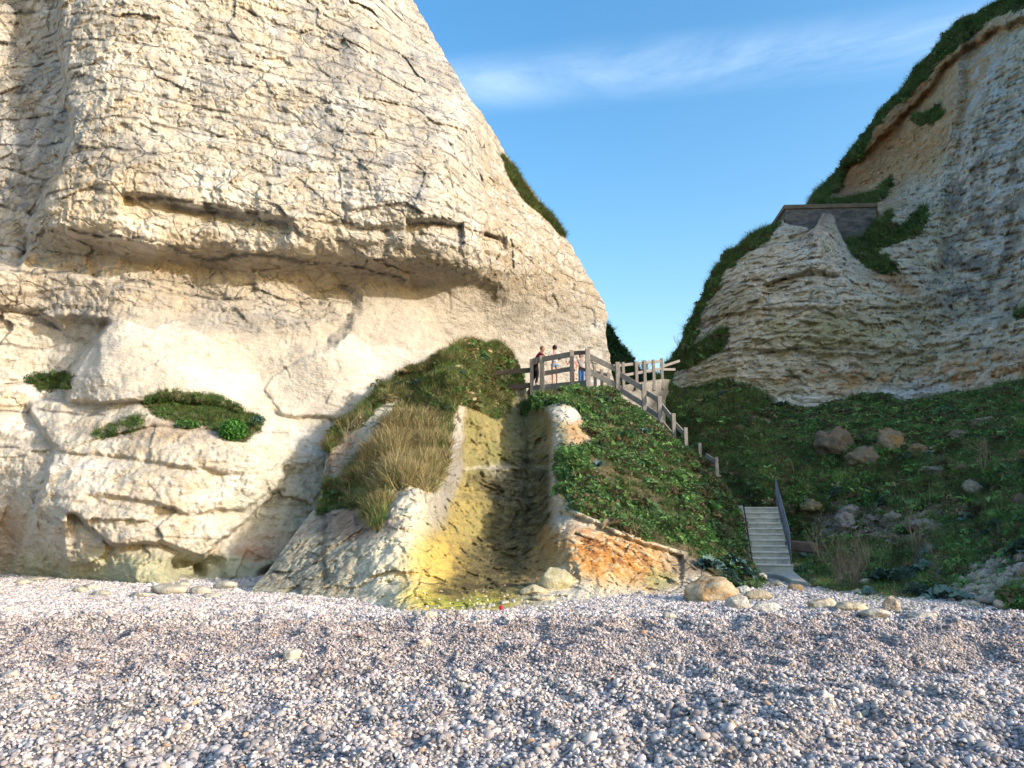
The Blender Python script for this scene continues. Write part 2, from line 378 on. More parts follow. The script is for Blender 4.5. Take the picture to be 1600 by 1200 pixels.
GX, GY = np.meshgrid(xs, ys); BZ = beach_z(GX, GY)
Pb = np.stack([GX, GY, BZ], -1).reshape(-1, 3)
def shingle():
    m, t, b = mat('shingle'); n, l = nodes(t); tc = n('ShaderNodeTexCoord')
    v = n('ShaderNodeTexVoronoi'); v.inputs['Scale'].default_value = 26; l(tc.outputs['Object'], v.inputs['Vector'])
    r = n('ShaderNodeValToRGB'); e = r.color_ramp.elements; e[0].color = (.10, .10, .12, 1); e[1].color = (.42, .38, .34, 1); x = e.new(.5); x.color = (.22, .21, .22, 1)
    sp = n('ShaderNodeSeparateColor'); l(v.outputs['Color'], sp.inputs[0]); l(sp.outputs[0], r.inputs['Fac']); l(r.outputs[0], b.inputs['Base Color'])
    bu = n('ShaderNodeBump'); bu.invert = True; bu.inputs['Distance'].default_value = .03; l(v.outputs['Distance'], bu.inputs['Height']); l(bu.outputs[0], b.inputs['Normal']); return m
M['shingle'] = shingle()
tag(meshobj('ground', Pb, grid_faces(len(ys), len(xs)), M['shingle'], None, None, True), kind='structure')
wm, wt, wb = mat('sea_water'); wb.inputs['Base Color'].default_value = (.03, .08, .09, 1); wb.inputs['Roughness'].default_value = .12
tag(meshobj('sea', [(-1500, -1500, -2.2), (1500, -1500, -2.2), (1500, -12, -2.2), (-1500, -12, -2.2)], [(0, 1, 2, 3)], wm), kind='structure')

def strata(z, per, sharp=.8):
    f = z/per-np.floor(z/per); return np.where(f < sharp, f/sharp, (1-f)/(1-sharp))
def line(z, per, w): f = np.abs(z/per-np.round(z/per))*per; return 1-sstep(f/w)

# ------------------------------------------------------------------ left chalk cliff
sil_L = curve([(-300, 560), (-60, 612), (0, 645), (25, 660), (60, 680), (95, 700), (120, 715), (155, 735), (180, 755), (212, 775), (240, 790), (275, 815), (310, 840), (335, 860), (365, 880), (405, 905), (450, 930), (472, 944), (490, 950), (515, 946), (545, 950), (570, 955), (640, 965), (980, 990)])
py = np.concatenate([np.linspace(-290, -15, 50), np.linspace(-11, 960, 500)])
u = np.concatenate([np.linspace(-430, -12, 55), np.linspace(-8, 1000, 530)])
nr, nc = len(py), len(u)
PY = np.repeat(py[:, None], nc, 1); xr = sil_L(py)+4*perlin(np.stack([py/14, py*0, py*0], -1), 3)+2*perlin(np.stack([py/5, py*0, py*0], -1), 4)
PX = np.where(u[None] < 0, u[None], (u[None]/1000)*xr[:, None])
ctrlL = [(-430, 905, 19), (-430, 600, 19), (-430, 300, 20), (-430, 0, 21), (-200, 905, 21), (-200, 500, 21.5), (-200, 0, 23),
 (0, 897, 22.6), (100, 903, 21.6), (180, 912, 20.4), (250, 914, 19.9), (300, 905, 20.9), (340, 905, 21.2), (400, 907, 21.6), (460, 905, 22.6), (600, 905, 24), (900, 905, 28), (900, 700, 30.5), (600, 700, 26),
 (0, 830, 22), (60, 820, 20.9), (130, 850, 20.2), (230, 860, 20.0), (330, 850, 21.0), (400, 830, 22.2), (460, 820, 23.2),
 (0, 750, 21.8), (60, 750, 20.9), (150, 750, 20.5), (300, 760, 20.8), (400, 750, 22), (500, 760, 24), 
 (20, 690, 22), (150, 690, 21.3), (300, 690, 21.4), (390, 690, 22.2), (450, 690, 24), (500, 700, 24.6),
 (70, 600, 23.6), (20, 620, 23), (150, 640, 22.4), (300, 640, 22.9), (400, 655, 23.8), (500, 620, 25.2), (650, 620, 27.4), (760, 600, 32.0), (800, 620, 33.6), (900, 620, 35.5), (955, 600, 37),
 (0, 520, 23.6), (90, 540, 23.8), (180, 510, 23), (300, 530, 23.6), (150, 590, 22.3), (300, 590, 23.2), (500, 530, 25.4), (650, 530, 27.4), (800, 520, 33.4), (945, 520, 37.5),
 (0, 440, 23), (150, 450, 23.4), (300, 460, 24.7), (500, 460, 26.0), (650, 460, 27.5), (760, 450, 29), (850, 440, 33), (935, 460, 37),
 (0, 360, 23.5), (100, 350, 22.5), (250, 365, 22.8), (450, 370, 23.7), (650, 375, 25.2), (745, 380, 26.6), (800, 370, 29.5), (880, 370, 35),
 (40, 200, 24.4), (120, 200, 23.0), (300, 200, 23.6), (500, 200, 25), (650, 210, 26.6), (730, 210, 28.6), (785, 230, 34),
 (40, 60, 25.4), (120, 50, 24.1), (300, 40, 24.9), (500, 40, 27.2), (590, 30, 29.3), (650, 10, 34),
 (0, -250, 27), (200, -250, 26.5), (400, -250, 28), (560, -280, 33), (-200, -250, 26)]
Yb = tps(ctrlL)(PX, PY)
wn = perlin(np.stack([PX.ravel()/45, PY.ravel()/45, PX.ravel()*0], -1), 21).reshape(PX.shape)*9+perlin(np.stack([PX.ravel()/13, PY.ravel()/13, PX.ravel()*0], -1), 22).reshape(PX.shape)*4
qx, qy = PX+wn, PY+wn
slabs = [[(108, 622), (118, 585), (140, 548), (172, 505), (200, 502), (232, 512), (280, 500), (330, 530), (385, 560), (410, 600), (412, 640), (380, 636), (300, 618), (230, 620), (160, 628)],
         [(414, 610), (430, 585), (470, 560), (520, 545), (548, 520), (575, 540), (640, 546), (690, 545), (640, 575), (600, 606), (560, 640), (520, 655), (440, 645)],
         [(-40, 498), (60, 505), (100, 518), (138, 534), (122, 560), (100, 584), (40, 596), (-40, 600)]]
slab = np.maximum.reduce([1.0*inpoly(PX+wn*.5, PY+wn*.5, p_) for p_ in slabs])
Yb -= .10*slab
Yb += vstep(PX+wn*2.2, qy, [(-20, 98), (60, 100), (120, 108), (200, 118), (290, 90), (340, 60), (400, 40)], 1.3, 14, -170)
Yb += ledge(qx, qy, [(60, 345), (150, 352), (230, 372), (330, 380), (420, 388), (520, 392), (600, 405), (680, 408), (745, 408)], 1.0, 42, 75, 50)
Yb += ledge(qx, qy, [(202, 299), (260, 306), (330, 318), (400, 325), (440, 333)], .62, 20, 34, 18)
Yb += ledge(qx, qy, [(440, 333), (520, 345), (600, 350), (640, 352)], .18, 8, 25, 30)
Yb += ledge(qx, qy, [(640, 341), (680, 340), (720, 346)], .8, 9, 18, 8)
Yb += ledge(qx, qy, [(755, 360), (790, 372)], .7, 8, 22, 8)
Yb += vstep(qx, qy, [(300, 757), (350, 755), (400, 752)], .9, 6, 40, 25)
Yb += ledge(qx, qy, [(-20, 420), (60, 417), (120, 424), (180, 442), (300, 462), (440, 490), (560, 500)], -.22, 5, 60, 20)
Yb += ledge(qx, qy, [(-20, 470), (60, 480), (110, 520), (140, 530)], .3, 10, 40, 20)
Yb += vstep(qx, qy, [(505, 172), (540, 140), (590, 112), (620, 108)], .85, 9, -70, 14)
Yb += ledge(qx, qy, [(108, 622), (160, 628), (230, 622), (300, 622), (380, 638)], .35, 7, 35, 14)
Yb += ledge(qx, qy, [(430, 640), (450, 645), (520, 652)], .2, 6, 20, 14)
Yb += vstep(qx, qy, [(455, 560), (480, 568), (515, 555), (535, 535)], .5, 22, -60, 20)
Yb += ledge(qx, qy, [(120, 800), (170, 845), (250, 842), (300, 860), (340, 868)], .5, 10, 45, 20)
Yb += ledge(qx, qy, [(150, 770), (220, 775), (300, 800), (380, 790), (430, 760)], .25, 7, 30, 20)
Yb += ledge(qx, qy, [(90, 700), (160, 705), (260, 722), (370, 735)], .22, 7, 30, 20)
Yb += vstep(qx, qy, [(740, 440), (790, 405), (840, 345), (885, 300)], .55, 7, 60, 20)
Yb += 1.0*blob(PX, PY, 292, 888, 26, 17, wn, wn)+1.4*blob(PX, PY, 440, 900, 30, 14)
Yb += vstep(qx, qy, [(640, 50), (700, 90), (760, 70), (840, 45), (900, 20)], .6, 10, -50, 20)
P0 = at(PX, PY, Yb).reshape(-1, 3)
smoothz = np.clip(blob(PX, PY, 330, 570, 260, 75, qx-PX, 0, 6, .4)+blob(PX, PY, 650, 570, 260, 90, 0, 0, -12, .4)+.8*blob(PX, PY, 680, 480, 120, 40), 0, 1)
rough = (1-.60*smoothz-.08*slab).ravel()
zz = P0[:, 2]+.05*P0[:, 0]+.7*fbm(P0*.2, 2, 31)+.10*fbm(P0*1.1, 3, 32)
f1, e1 = facets(P0*np.array([.55, .55, .75]), 41, .9, .15); f2, e2 = facets((P0+.1*fbm(P0*2, 2, 3)[:, None])*np.array([1.6, 1.6, 2.2]), 42, 1, .25); f3, e3 = facets(P0*np.array([4.6, 4.6, 7.0]), 43, 1, .4)
edge = sstep((xr[:, None]-PX).ravel()/30)
lmask = sstep((fbm(P0*np.array([.35, .35, .9]), 3, 49)+.02)*5)
disp = rough*(.17*f1+.045*f2+.035*f3+.07*strata(zz, 1.25)-.06*lmask*line(zz, 1.25, .07)+.03*strata(zz+3, .47)+.10*ridged(P0*np.array([.8,.8,1.0])+.4*fbm(P0*1.5,2,6)[:,None], 4, 47))+.35*fbm(P0*.33, 3, 44)*(.4+.6*rough)+.10*fbm(P0*2.3, 5, 45, .6)*(.3+.7*rough)+.02*ridged(P0*7, 2, 46)
disp *= .25+.75*edge
Yd = Yb-disp.reshape(PX.shape)
PL = at(PX, PY, Yd)
# albedo
n1 = fbm(P0*.5, 4, 51).reshape(PX.shape); n2 = fbm(P0*2.2, 3, 52).reshape(PX.shape); n3 = fbm(P0*np.array([1.6, 1.6, .35]), 3, 53).reshape(PX.shape)
cream = np.array([.63, .585, .51]); white = np.array([.69, .66, .61]); tan = np.array([.56, .46, .33]); grey = np.array([.33, .34, .35]); green = np.array([.33, .35, .20])
col = np.broadcast_to(cream, PX.shape+(3,)).copy()
col = mix(col, white, sstep((n1+.1)*2.2)*.7)
col = mix(col, tan, sstep((n2-.02)*2.4)*.6*(1-.7*smoothz))
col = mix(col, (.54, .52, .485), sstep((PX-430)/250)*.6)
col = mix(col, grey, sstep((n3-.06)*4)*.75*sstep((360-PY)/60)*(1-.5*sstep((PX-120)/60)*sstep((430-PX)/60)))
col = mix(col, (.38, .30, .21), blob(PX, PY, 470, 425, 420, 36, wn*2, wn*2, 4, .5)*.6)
col = mix(col, (.47, .43, .38), blob(PX, PY, 250, 475, 300, 40, wn*2, wn*2, 4, .5)*.6)
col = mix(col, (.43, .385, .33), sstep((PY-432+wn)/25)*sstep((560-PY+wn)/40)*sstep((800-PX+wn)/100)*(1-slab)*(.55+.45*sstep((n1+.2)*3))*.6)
col = mix(col, (.50, .45, .39), blob(PX, PY, 720, 500, 170, 90, wn*2, wn*2, 10)*.6)
col = mix(col, (.66, .625, .57), slab*.35)
col = mix(col, (.72, .55, .32), blob(PX, PY, 150, 300, 90, 60, wn*3, wn*3)*.35)
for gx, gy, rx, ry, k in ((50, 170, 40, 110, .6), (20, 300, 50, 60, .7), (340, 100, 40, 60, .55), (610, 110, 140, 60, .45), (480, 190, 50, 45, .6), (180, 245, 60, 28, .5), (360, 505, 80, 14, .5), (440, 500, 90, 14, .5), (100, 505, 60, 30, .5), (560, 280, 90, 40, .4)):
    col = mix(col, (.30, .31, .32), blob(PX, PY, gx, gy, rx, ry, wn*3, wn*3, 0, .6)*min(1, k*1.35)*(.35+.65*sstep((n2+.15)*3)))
fl = line(zz.reshape(PX.shape)+.06*n2, 1.25, .085)*sstep((n2+n3+.25)*5)*(PY < 700)*(1-smoothz)
fl2 = line(zz.reshape(PX.shape)+.5+.1*n3, .62, .05)*sstep((fbm(P0*3, 2, 55).reshape(PX.shape)-.04)*9)*(.35+.65*(PX > 420))*(1-smoothz)
col = col*(.86+.30*np.clip(n1, -.5, .5))[..., None]
col = mix(col, (.44, .36, .25), sstep((fbm(P0*np.array([.8, .8, 1.2]), 5, 57, .65).reshape(PX.shape)-.05)*4)*.34*(1-smoothz))
col = mix(col, (.10, .095, .09), np.clip(fl*.9+fl2*.8, 0, .92))
spk = sstep((fbm(P0*6, 2, 56).reshape(PX.shape)-.30)*9)*sstep((PX-560)/120)
col = mix(col, (.13, .12, .11), spk*.7*(1-smoothz))
col = mix(col, green, sstep((PY-845+wn*3)/45)*.65)
col = mix(col, (.40, .41, .33), blob(PX, PY, 470, 820, 95, 120, wn*2, wn*2)*.6)
col = mix(col, (.40, .20, .12), blob(PX, PY, 400, 865, 32, 12, wn*2, wn*2, 10)*.8)
col = mix(col, (.36, .29, .20), sstep((PX-738+wn)/25)*sstep((n2+.25)*2.5)*.55*(1-smoothz))
col = mix(col, (.56, .40, .28), blob(PX, PY, 425, 855, 50, 30, wn, wn)*.5)
col = mix(col, (.50, .36, .26), blob(PX, PY, 10, 840, 30, 60, wn, wn)*.5)
gl_poly = [(785, 245), (800, 262), (838, 318), (870, 345), (886, 372), (876, 368), (856, 345), (842, 333), (822, 318), (800, 285)]
lv = inpoly(PX+wn*.5, PY+wn*.5, gl_poly)*1.0
bench = np.maximum.reduce([inpoly(PX+wn*.6, PY+wn*.6, [(225, 616), (300, 612), (350, 622), (385, 642), (412, 655), (405, 672), (380, 692), (355, 688), (330, 670), (290, 662), (240, 650), (226, 632)])*1.0,
                           inpoly(PX+wn*.6, PY+wn*.6, [(40, 592), (60, 582), (108, 584), (112, 606), (60, 610)])*1.0,
                           inpoly(PX+wn, PY+wn, [(140, 682), (190, 655), (228, 650), (225, 670), (160, 690)])*.5])
bench2 = inpoly(PX+wn*.8, PY+wn*.8, [(518, 672), (560, 640), (600, 603), (640, 580), (665, 570), (690, 600), (600, 690), (540, 700)])*1.0
col = mix(col, (.10, .10, .05), np.maximum(lv, bench)*.85)
col = mix(col, (.27, .19, .12), blob(PX, PY, 255, 672, 120, 16, wn, wn, 0)*.5)
# wrap the landform back from its outline and over its top
def wrap(P, colr, back=(0, 1, 0), steps=(.6, 1.6, 3.5, 7, 14, 26), top=True, topdir=(0, 1, .12), side=True):
    if side:
        ex = [P[:, -1:]+np.array(back)*d for d in steps]; P = np.concatenate([P]+ex, 1); colr = np.concatenate([colr]+[colr[:, -1:]]*len(steps), 1)
    if top:
        ex = [P[:1]+np.array(topdir)*d for d in steps][::-1]; P = np.concatenate(ex+[P], 0); colr = np.concatenate([colr[:1]]*len(steps)+[colr], 0)
    return P, colr
col = np.concatenate([col, (rough.reshape(PX.shape)**3*.9*(1-.75*sstep((PY-600)/60)))[..., None]], -1)
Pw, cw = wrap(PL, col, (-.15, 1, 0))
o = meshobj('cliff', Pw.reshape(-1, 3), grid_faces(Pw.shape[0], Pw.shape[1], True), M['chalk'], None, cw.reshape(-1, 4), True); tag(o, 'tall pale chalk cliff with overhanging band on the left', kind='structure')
LEFT = (PL, np.maximum(lv, bench), lv, bench)

# ------------------------------------------------------------------ right cliff with grassy crest
sil_R = curve([(1030, 600), (1042, 572), (1060, 540), (1080, 502), (1100, 455), (1112, 430), (1130, 403), (1160, 378), (1200, 358), (1222, 344), (1240, 338), (1262, 330), (1266, 322), (1275, 305), (1290, 288), (1320, 250), (1350, 208), (1370, 178), (1410, 140), (1440, 98), (1470, 63), (1510, 28), (1560, 3), (1600, -18), (1700, -70), (1900, -150)])
pxs = np.concatenate([np.linspace(1028, 1604, 300), np.linspace(1610, 1900, 40)]); nt_, = (230,)
tt = np.linspace(0, 1, nt_); top = sil_R(pxs)+4*perlin(np.stack([pxs/11, pxs*0, pxs*0], -1), 8); bot = np.full_like(pxs, 700.)
PX = np.repeat(pxs[None], nt_, 0); PY = top[None]+(bot-top)[None]*tt[:, None]
ctrlR = [(1040, 580, 41), (1060, 610, 39), (1050, 690, 38), (1080, 520, 41.5), (1110, 460, 42), (1160, 400, 42), (1215, 360, 42.5), (1100, 560, 39.5), (1150, 470, 39.6), (1200, 420, 40), (1200, 520, 37.8), (1200, 600, 37), (1230, 690, 36.5),
 (1290, 335, 42.2), (1330, 360, 44.5), (1400, 330, 43.6), (1290, 370, 39.4), (1300, 420, 38.2), (1300, 500, 37.4), (1300, 580, 36.8), (1300, 690, 36), (1250, 370, 41), (1250, 340, 43.5), (1330, 388, 41.6), (1374, 345, 42.9), (1350, 410, 40.5), (1400, 410, 40), (1400, 500, 37.5), (1400, 590, 36.2), (1400, 690, 35),
 (1280, 305, 52), (1330, 310, 49), (1330, 260, 51.5), (1380, 200, 51), (1400, 300, 47), (1430, 350, 42.2), (1450, 130, 50), (1450, 250, 46.5), (1500, 60, 49.5), (1480, 330, 41.5), (1480, 420, 39), (1470, 500, 37.6), (1560, 60, 46.5), (1560, 20, 48.5), (1520, 200, 43), (1560, 200, 42), (1550, 330, 39.5), (1550, 430, 38), (1550, 510, 36), (1550, 600, 33.5),
 (1620, 0, 46), (1620, 200, 40), (1620, 400, 36), (1620, 520, 33), (1620, 620, 31), (1600, 690, 30.5), (1750, -80, 44), (1750, 200, 36), (1750, 450, 32), (1750, 650, 27.5), (1900, 200, 32), (1900, -130, 40), (1900, 650, 24)]
Yb = tps(ctrlR)(PX, PY)
wn = perlin(np.stack([PX.ravel()/40, PY.ravel()/40, PX.ravel()*0], -1), 61).reshape(PX.shape)*9+perlin(np.stack([PX.ravel()/12, PY.ravel()/12, PX.ravel()*0], -1), 62).reshape(PX.shape)*4
qx, qy = PX+wn, PY+wn
Yb += ledge(qx, qy, [(1200, 440), (1225, 428), (1260, 420), (1300, 424)], .9, 7, 30, 15)
Yb += ledge(qx, qy, [(1100, 500), (1180, 480), (1300, 476), (1420, 478)], .35, 6, 25, 20)
Yb += ledge(qx, qy, [(1170, 540), (1300, 548), (1450, 552)], .5, 10, 45, 20)
Yb += ledge(qx, qy, [(1060, 600), (1200, 600), (1400, 610), (1600, 585)], -.4, 8, 60, 20)
Yb += ledge(qx, qy, [(1460, 452), (1500, 500), (1600, 490)], -.8, 8, 70, 20)
Yb += ledge(qx, qy, [(1290, 305), (1330, 250), (1370, 215), (1420, 170), (1470, 105), (1520, 60), (1600, 20)], 1.2, 14, 40, 12)
Yb += vstep(qx, qy, [(60, 1500), (200, 1485), (300, 1470), (420, 1455)], .9, 20, 40, 30)
P0 = at(PX, PY, Yb).reshape(-1, 3)
bunk = inpoly(PX, PY, [(1220, 322), (1226, 347), (1232, 350), (1272, 357), (1285, 333), (1303, 332), (1309, 355), (1322, 381), (1372, 338), (1370, 324), (1300, 322)])
Yb = np.where(bunk, np.maximum(Yb, 53), Yb)
soil = blob(PX, PY, 1415, 195, 230, 75, wn*2, wn*2, -50, .35).ravel()
grasR = np.maximum.reduce([1.0*inpoly(qx, qy, [(1030, 620), (1030, 560), (1100, 440), (1160, 365), (1222, 330), (1222, 352), (1195, 372), (1160, 400), (1135, 425), (1110, 460), (1092, 500), (1085, 520), (1075, 545), (1120, 520), (1140, 516), (1142, 528), (1115, 552), (1080, 575), (1060, 580)]),
  1.0*inpoly(qx, qy, [(1322, 378), (1345, 362), (1370, 345), (1392, 328), (1388, 350), (1400, 362), (1420, 345), (1443, 322), (1446, 345), (1432, 368), (1412, 378), (1375, 385), (1372, 398), (1400, 412), (1402, 424), (1375, 426), (1350, 412), (1330, 395)]),
  1.0*inpoly(qx, qy, [(1262, 330), (1275, 290), (1310, 250), (1345, 190), (1400, 125), (1460, 55), (1560, -20), (1720, -110), (1720, -60), (1620, -8), (1600, 12), (1560, 22), (1540, 35), (1500, 70), (1465, 100), (1430, 140), (1395, 170), (1365, 205), (1340, 250), (1310, 285), (1290, 312)]),
  1.0*inpoly(qx, qy, [(1290, 316), (1330, 310), (1370, 300), (1388, 275), (1388, 300), (1365, 318), (1300, 322)]),
  .8*inpoly(qx, qy, [(1430, 190), (1468, 168), (1472, 180), (1440, 200)]), .6*inpoly(qx, qy, [(1588, 490), (1610, 483), (1610, 497), (1588, 500)])])
zz = P0[:, 2]+.06*P0[:, 0]+.14*fbm(P0*.25, 2, 71)+.5*sstep((1250-PX.ravel())/150)*(P0[:, 0]-18)*-.15
f1, e1 = facets(P0*np.array([.5, .5, 1.0]), 72, 1, .5); f2, e2 = facets(P0*np.array([1.2, 1.2, 3.0]), 73, 1, .5); f3, e3 = facets(P0*np.array([3.2, 3.2, 6.5]), 74, 1, .4)
soil = soil*(1-blob(PX, PY, 1285, 375, 75, 75)).ravel(); gm = grasR.ravel()
bigstr = (strata(zz, .9)*.11+strata(zz+.3, .41)*.05)*(1-.5*blob(PX, PY, 1550, 300, 120, 230).ravel())
disp = (1-.8*gm)*((1-.6*soil)*(.17*f1+.20*f2+bigstr+.10*ridged(P0*np.array([1.1, 1.1, 1.6]), 4, 77))+.13*f3)+.35*fbm(P0*.3, 3, 75)+.12*fbm(P0*1.6, 4, 76)
edge = sstep((PY-top[None]).ravel()/25); disp *= .2+.8*edge
Yd = Yb-disp.reshape(PX.shape); PR = at(PX, PY, Yd)
n1 = fbm(P0*.45, 4, 81).reshape(PX.shape); n2 = fbm(P0*1.9, 3, 82).reshape(PX.shape); n3 = fbm(P0*np.array([1.3, 1.3, .22]), 4, 83).reshape(PX.shape)
col = np.broadcast_to(np.array([.70, .60, .45]), PX.shape+(3,)).copy()
col = mix(col, (.84, .77, .64), sstep((n2+.05)*2.6)*.7)
col = mix(col, (.46, .40, .24), sstep((n1-.0)*3)*.6)
col = mix(col, (.80, .76, .67), blob(PX, PY, 1290, 400, 60, 90, wn, wn)*.6)
col = mix(col, (.56, .33, .15), soil.reshape(PX.shape)*(.75+.25*sstep((n2+.2)*2)))
col = mix(col, (.33, .14, .05), blob(PX, PY, 1370, 232, 170, 20, wn, wn, -52)*.6)
col = mix(col, (.18, .175, .165), blob(PX, PY, 1550, 330, 80, 185, wn*3, wn*3, 8, .45)*sstep((n3+.08)*3)*.7)
col = mix(col, (.14, .14, .15), blob(PX, PY, 1500, 450, 70, 50, wn*3, wn*3, 0, .5)*.5*sstep((n2+.2)*3))
col = mix(col, (.62, .63, .62), blob(PX, PY, 1560, 250, 70, 190, wn*2, wn*2)*sstep((-n3-.02)*5)*.8)
col = mix(col, (.62, .32, .11), blob(PX, PY, 1340, 592, 120, 16, wn*2, wn*2)*sstep((n2+.15)*3)*.7)
col = mix(col, (.62, .30, .11), blob(PX, PY, 1560, 575, 120, 26, wn*2, wn*2, -6)*sstep((n2+.15)*3)*.8)
col = mix(col, (.48, .25, .10), blob(PX, PY, 1400, 440, 45, 12, wn*2, wn*2, 30)*.7)
col = mix(col, (.42, .32, .12), blob(PX, PY, 1110, 585, 40, 26, wn, wn)*.5)
col = mix(col, (.48, .43, .22), blob(PX, PY, 1300, 520, 120, 28, wn*2, wn*2)*.6)
col = mix(col, (.80, .77, .69), blob(PX, PY, 1290, 630, 170, 15, wn*1.5, wn*1.5, -3)*.8)
col = mix(col, (.60, .62, .62), blob(PX, PY, 1440, 615, 60, 20, wn*2, wn*2)*.6)
fl = line(zz.reshape(PX.shape), .9, .08)*sstep((n2+.12)*6)*(1-soil.reshape(PX.shape))
col = mix(col, (.06, .06, .06), np.clip(fl*.85, 0, 1)*sstep((600-PY)/40))
col = mix(col, (.07, .075, .035), np.clip(grasR*1.2, 0, 1)*.9)
Pw, cw = wrap(PR, col, (0, 1, 0), side=False, topdir=(.25, 1, -.1))
o = meshobj('cliff', Pw.reshape(-1, 3), grid_faces(Pw.shape[0], Pw.shape[1], True), M['chalk_far'], None, cw.reshape(-1, 3), True); tag(o, 'layered chalk cliff with grassy crest on the right', kind='structure')
RIGHT = (PR, grasR)
# the cliff goes on beyond the right edge of the view, towards the sea
tp = np.linspace(0, 1, 60); zp = np.linspace(0, 1, 34)
hx = np.interp(tp, [0, .45, .8, 1], [33, 30, 31, 40]); hy = np.interp(tp, [0, .45, .8, 1], [37, 21, 7.0, 3]); hh = np.interp(tp, [0, .30, .37, .8, 1], [46, 44, 18, 12, 9])
HX = np.repeat(hx[None], 34, 0); HY = np.repeat(hy[None], 34, 0); HZ = -1+zp[:, None]*(hh+1)[None]; HX = HX+HZ*.04
P0 = np.stack([HX, HY, HZ], -1).reshape(-1, 3); d = (.9*fbm(P0*.3, 3, 91)+.5*facets(P0*.5, 92)[0]).reshape(HX.shape); HX = HX-d; 
Ph = np.stack([HX, HY, HZ], -1); Ph = np.concatenate([Ph, Ph[-1:]+np.array([6, 2, 0]), Ph[-1:]+np.array([25, 8, 0])], 0)
cc = np.broadcast_to(np.array([.42, .385, .31]), Ph.shape)
tag(meshobj('cliff', Ph.reshape(-1, 3), grid_faces(Ph.shape[0], 60, True), M['chalk_far'], None, cc.reshape(-1, 3), True), kind='structure')

# ------------------------------------------------------------------ vegetated hollow under the right cliff
topB = curve([(1025, 585), (1060, 606), (1100, 604), (1130, 600), (1180, 608), (1215, 636), (1262, 640), (1300, 636), (1335, 622), (1370, 618), (1400, 628), (1440, 630), (1470, 622), (1530, 612), (1600, 600), (1750, 575), (1950, 560)])
botB = curve([(1025, 925), (1150, 935), (1240, 935), (1300, 955), (1350, 965), (1400, 975), (1500, 992), (1950, 1010)])
pxs = np.concatenate([np.linspace(1025, 1604, 300), np.linspace(1612, 1950, 50)]); nt_ = 200; tt = np.linspace(0, 1, nt_)
top = topB(pxs)+3*perlin(np.stack([pxs/14, pxs*0, pxs*0], -1), 9); bot = botB(pxs)
PX = np.repeat(pxs[None], nt_, 0); PY = top[None]+(bot-top)[None]*tt[:, None]
ctrlB = [(1030, 590, 38), (1030, 700, 34), (1060, 800, 30), (1060, 920, 26), (1100, 608, 37), (1130, 606, 36.3), (1180, 612, 36), (1230, 645, 35.4), (1330, 628, 34.6), (1400, 632, 33.8), (1470, 626, 32.8), (1600, 605, 30.5), (1750, 580, 27), (1950, 565, 23),
 (1100, 660, 33.5), (1180, 650, 33.8), (1150, 700, 31.5), (1200, 700, 30.8), (1150, 760, 28.2), (1200, 780, 26.2), (1180, 850, 26.5), (1230, 850, 26), (1215, 905, 24), (1250, 800, 26.2), (1260, 850, 25.4), (1250, 905, 21.5),
 (1300, 690, 29.5), (1300, 740, 27.6), (1300, 775, 26.0), (1300, 800, 25.7), (1300, 850, 24.3), (1300, 900, 20.6), (1300, 940, 16.6), (1400, 690, 27.8), (1400, 740, 26), (1400, 790, 23.8), (1400, 830, 23.2), (1400, 870, 21), (1400, 910, 18.4), (1400, 948, 15.3),
 (1500, 660, 28.5), (1500, 720, 25.2), (1500, 780, 22.6), (1500, 820, 21.5), (1500, 870, 18.3), (1500, 920, 16), (1500, 958, 14.2), (1600, 660, 25.5), (1600, 740, 21.8), (1600, 800, 18.6), (1600, 870, 15.8), (1600, 930, 14.0), (1600, 962, 13.5), (1750, 700, 19), (1750, 850, 13.5), (1750, 970, 12), (1950, 800, 13), (1950, 970, 11)]
Yb = tps(ctrlB)(PX, PY)
wn = perlin(np.stack([PX.ravel()/40, PY.ravel()/30, PX.ravel()*0], -1), 101).reshape(PX.shape)*10+perlin(np.stack([PX.ravel()/12, PY.ravel()/12, PX.ravel()*0], -1), 102).reshape(PX.shape)*4
bare = np.maximum.reduce([blob(PX, PY, 1370, 818, 135, 34, wn*1.6, wn*1.6, 6, .4), blob(PX, PY, 1560, 905, 75, 34, wn*1.5, wn*1.5, -35, .5), .9*blob(PX, PY, 1490, 798, 60, 14, wn, wn), .6*blob(PX, PY, 1190, 655, 30, 6, wn, wn)])
P0 = at(PX, PY, Yb).reshape(-1, 3)
f2 = facets(P0*1.6, 103)[0]; f3 = facets(P0*4, 104)[0]
br = bare.ravel(); disp = .40*fbm(P0*.45, 3, 105)+.14*fbm(P0*1.5, 3, 106)+br*(.38*f2+.12*f3)
disp *= .25+.75*sstep((PY-top[None]).ravel()/25)*sstep((bot[None]-PY).ravel()/40)
PB = at(PX, PY, Yb-disp.reshape(PX.shape))
n2 = fbm(P0*2.2, 3, 107).reshape(PX.shape)
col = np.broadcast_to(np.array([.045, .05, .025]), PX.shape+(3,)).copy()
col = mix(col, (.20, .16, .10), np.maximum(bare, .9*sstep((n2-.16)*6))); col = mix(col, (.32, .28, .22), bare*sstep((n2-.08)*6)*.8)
col = mix(col, (.25, .15, .08), blob(PX, PY, 1560, 905, 80, 34, wn, wn, -35)*.5)
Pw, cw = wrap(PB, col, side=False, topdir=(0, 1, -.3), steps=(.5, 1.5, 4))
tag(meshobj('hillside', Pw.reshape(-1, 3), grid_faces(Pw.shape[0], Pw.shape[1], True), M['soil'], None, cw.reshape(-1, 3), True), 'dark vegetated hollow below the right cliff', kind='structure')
BOWL = (PB, 1-np.clip(bare*1.1, 0, 1), PX, PY, n2)

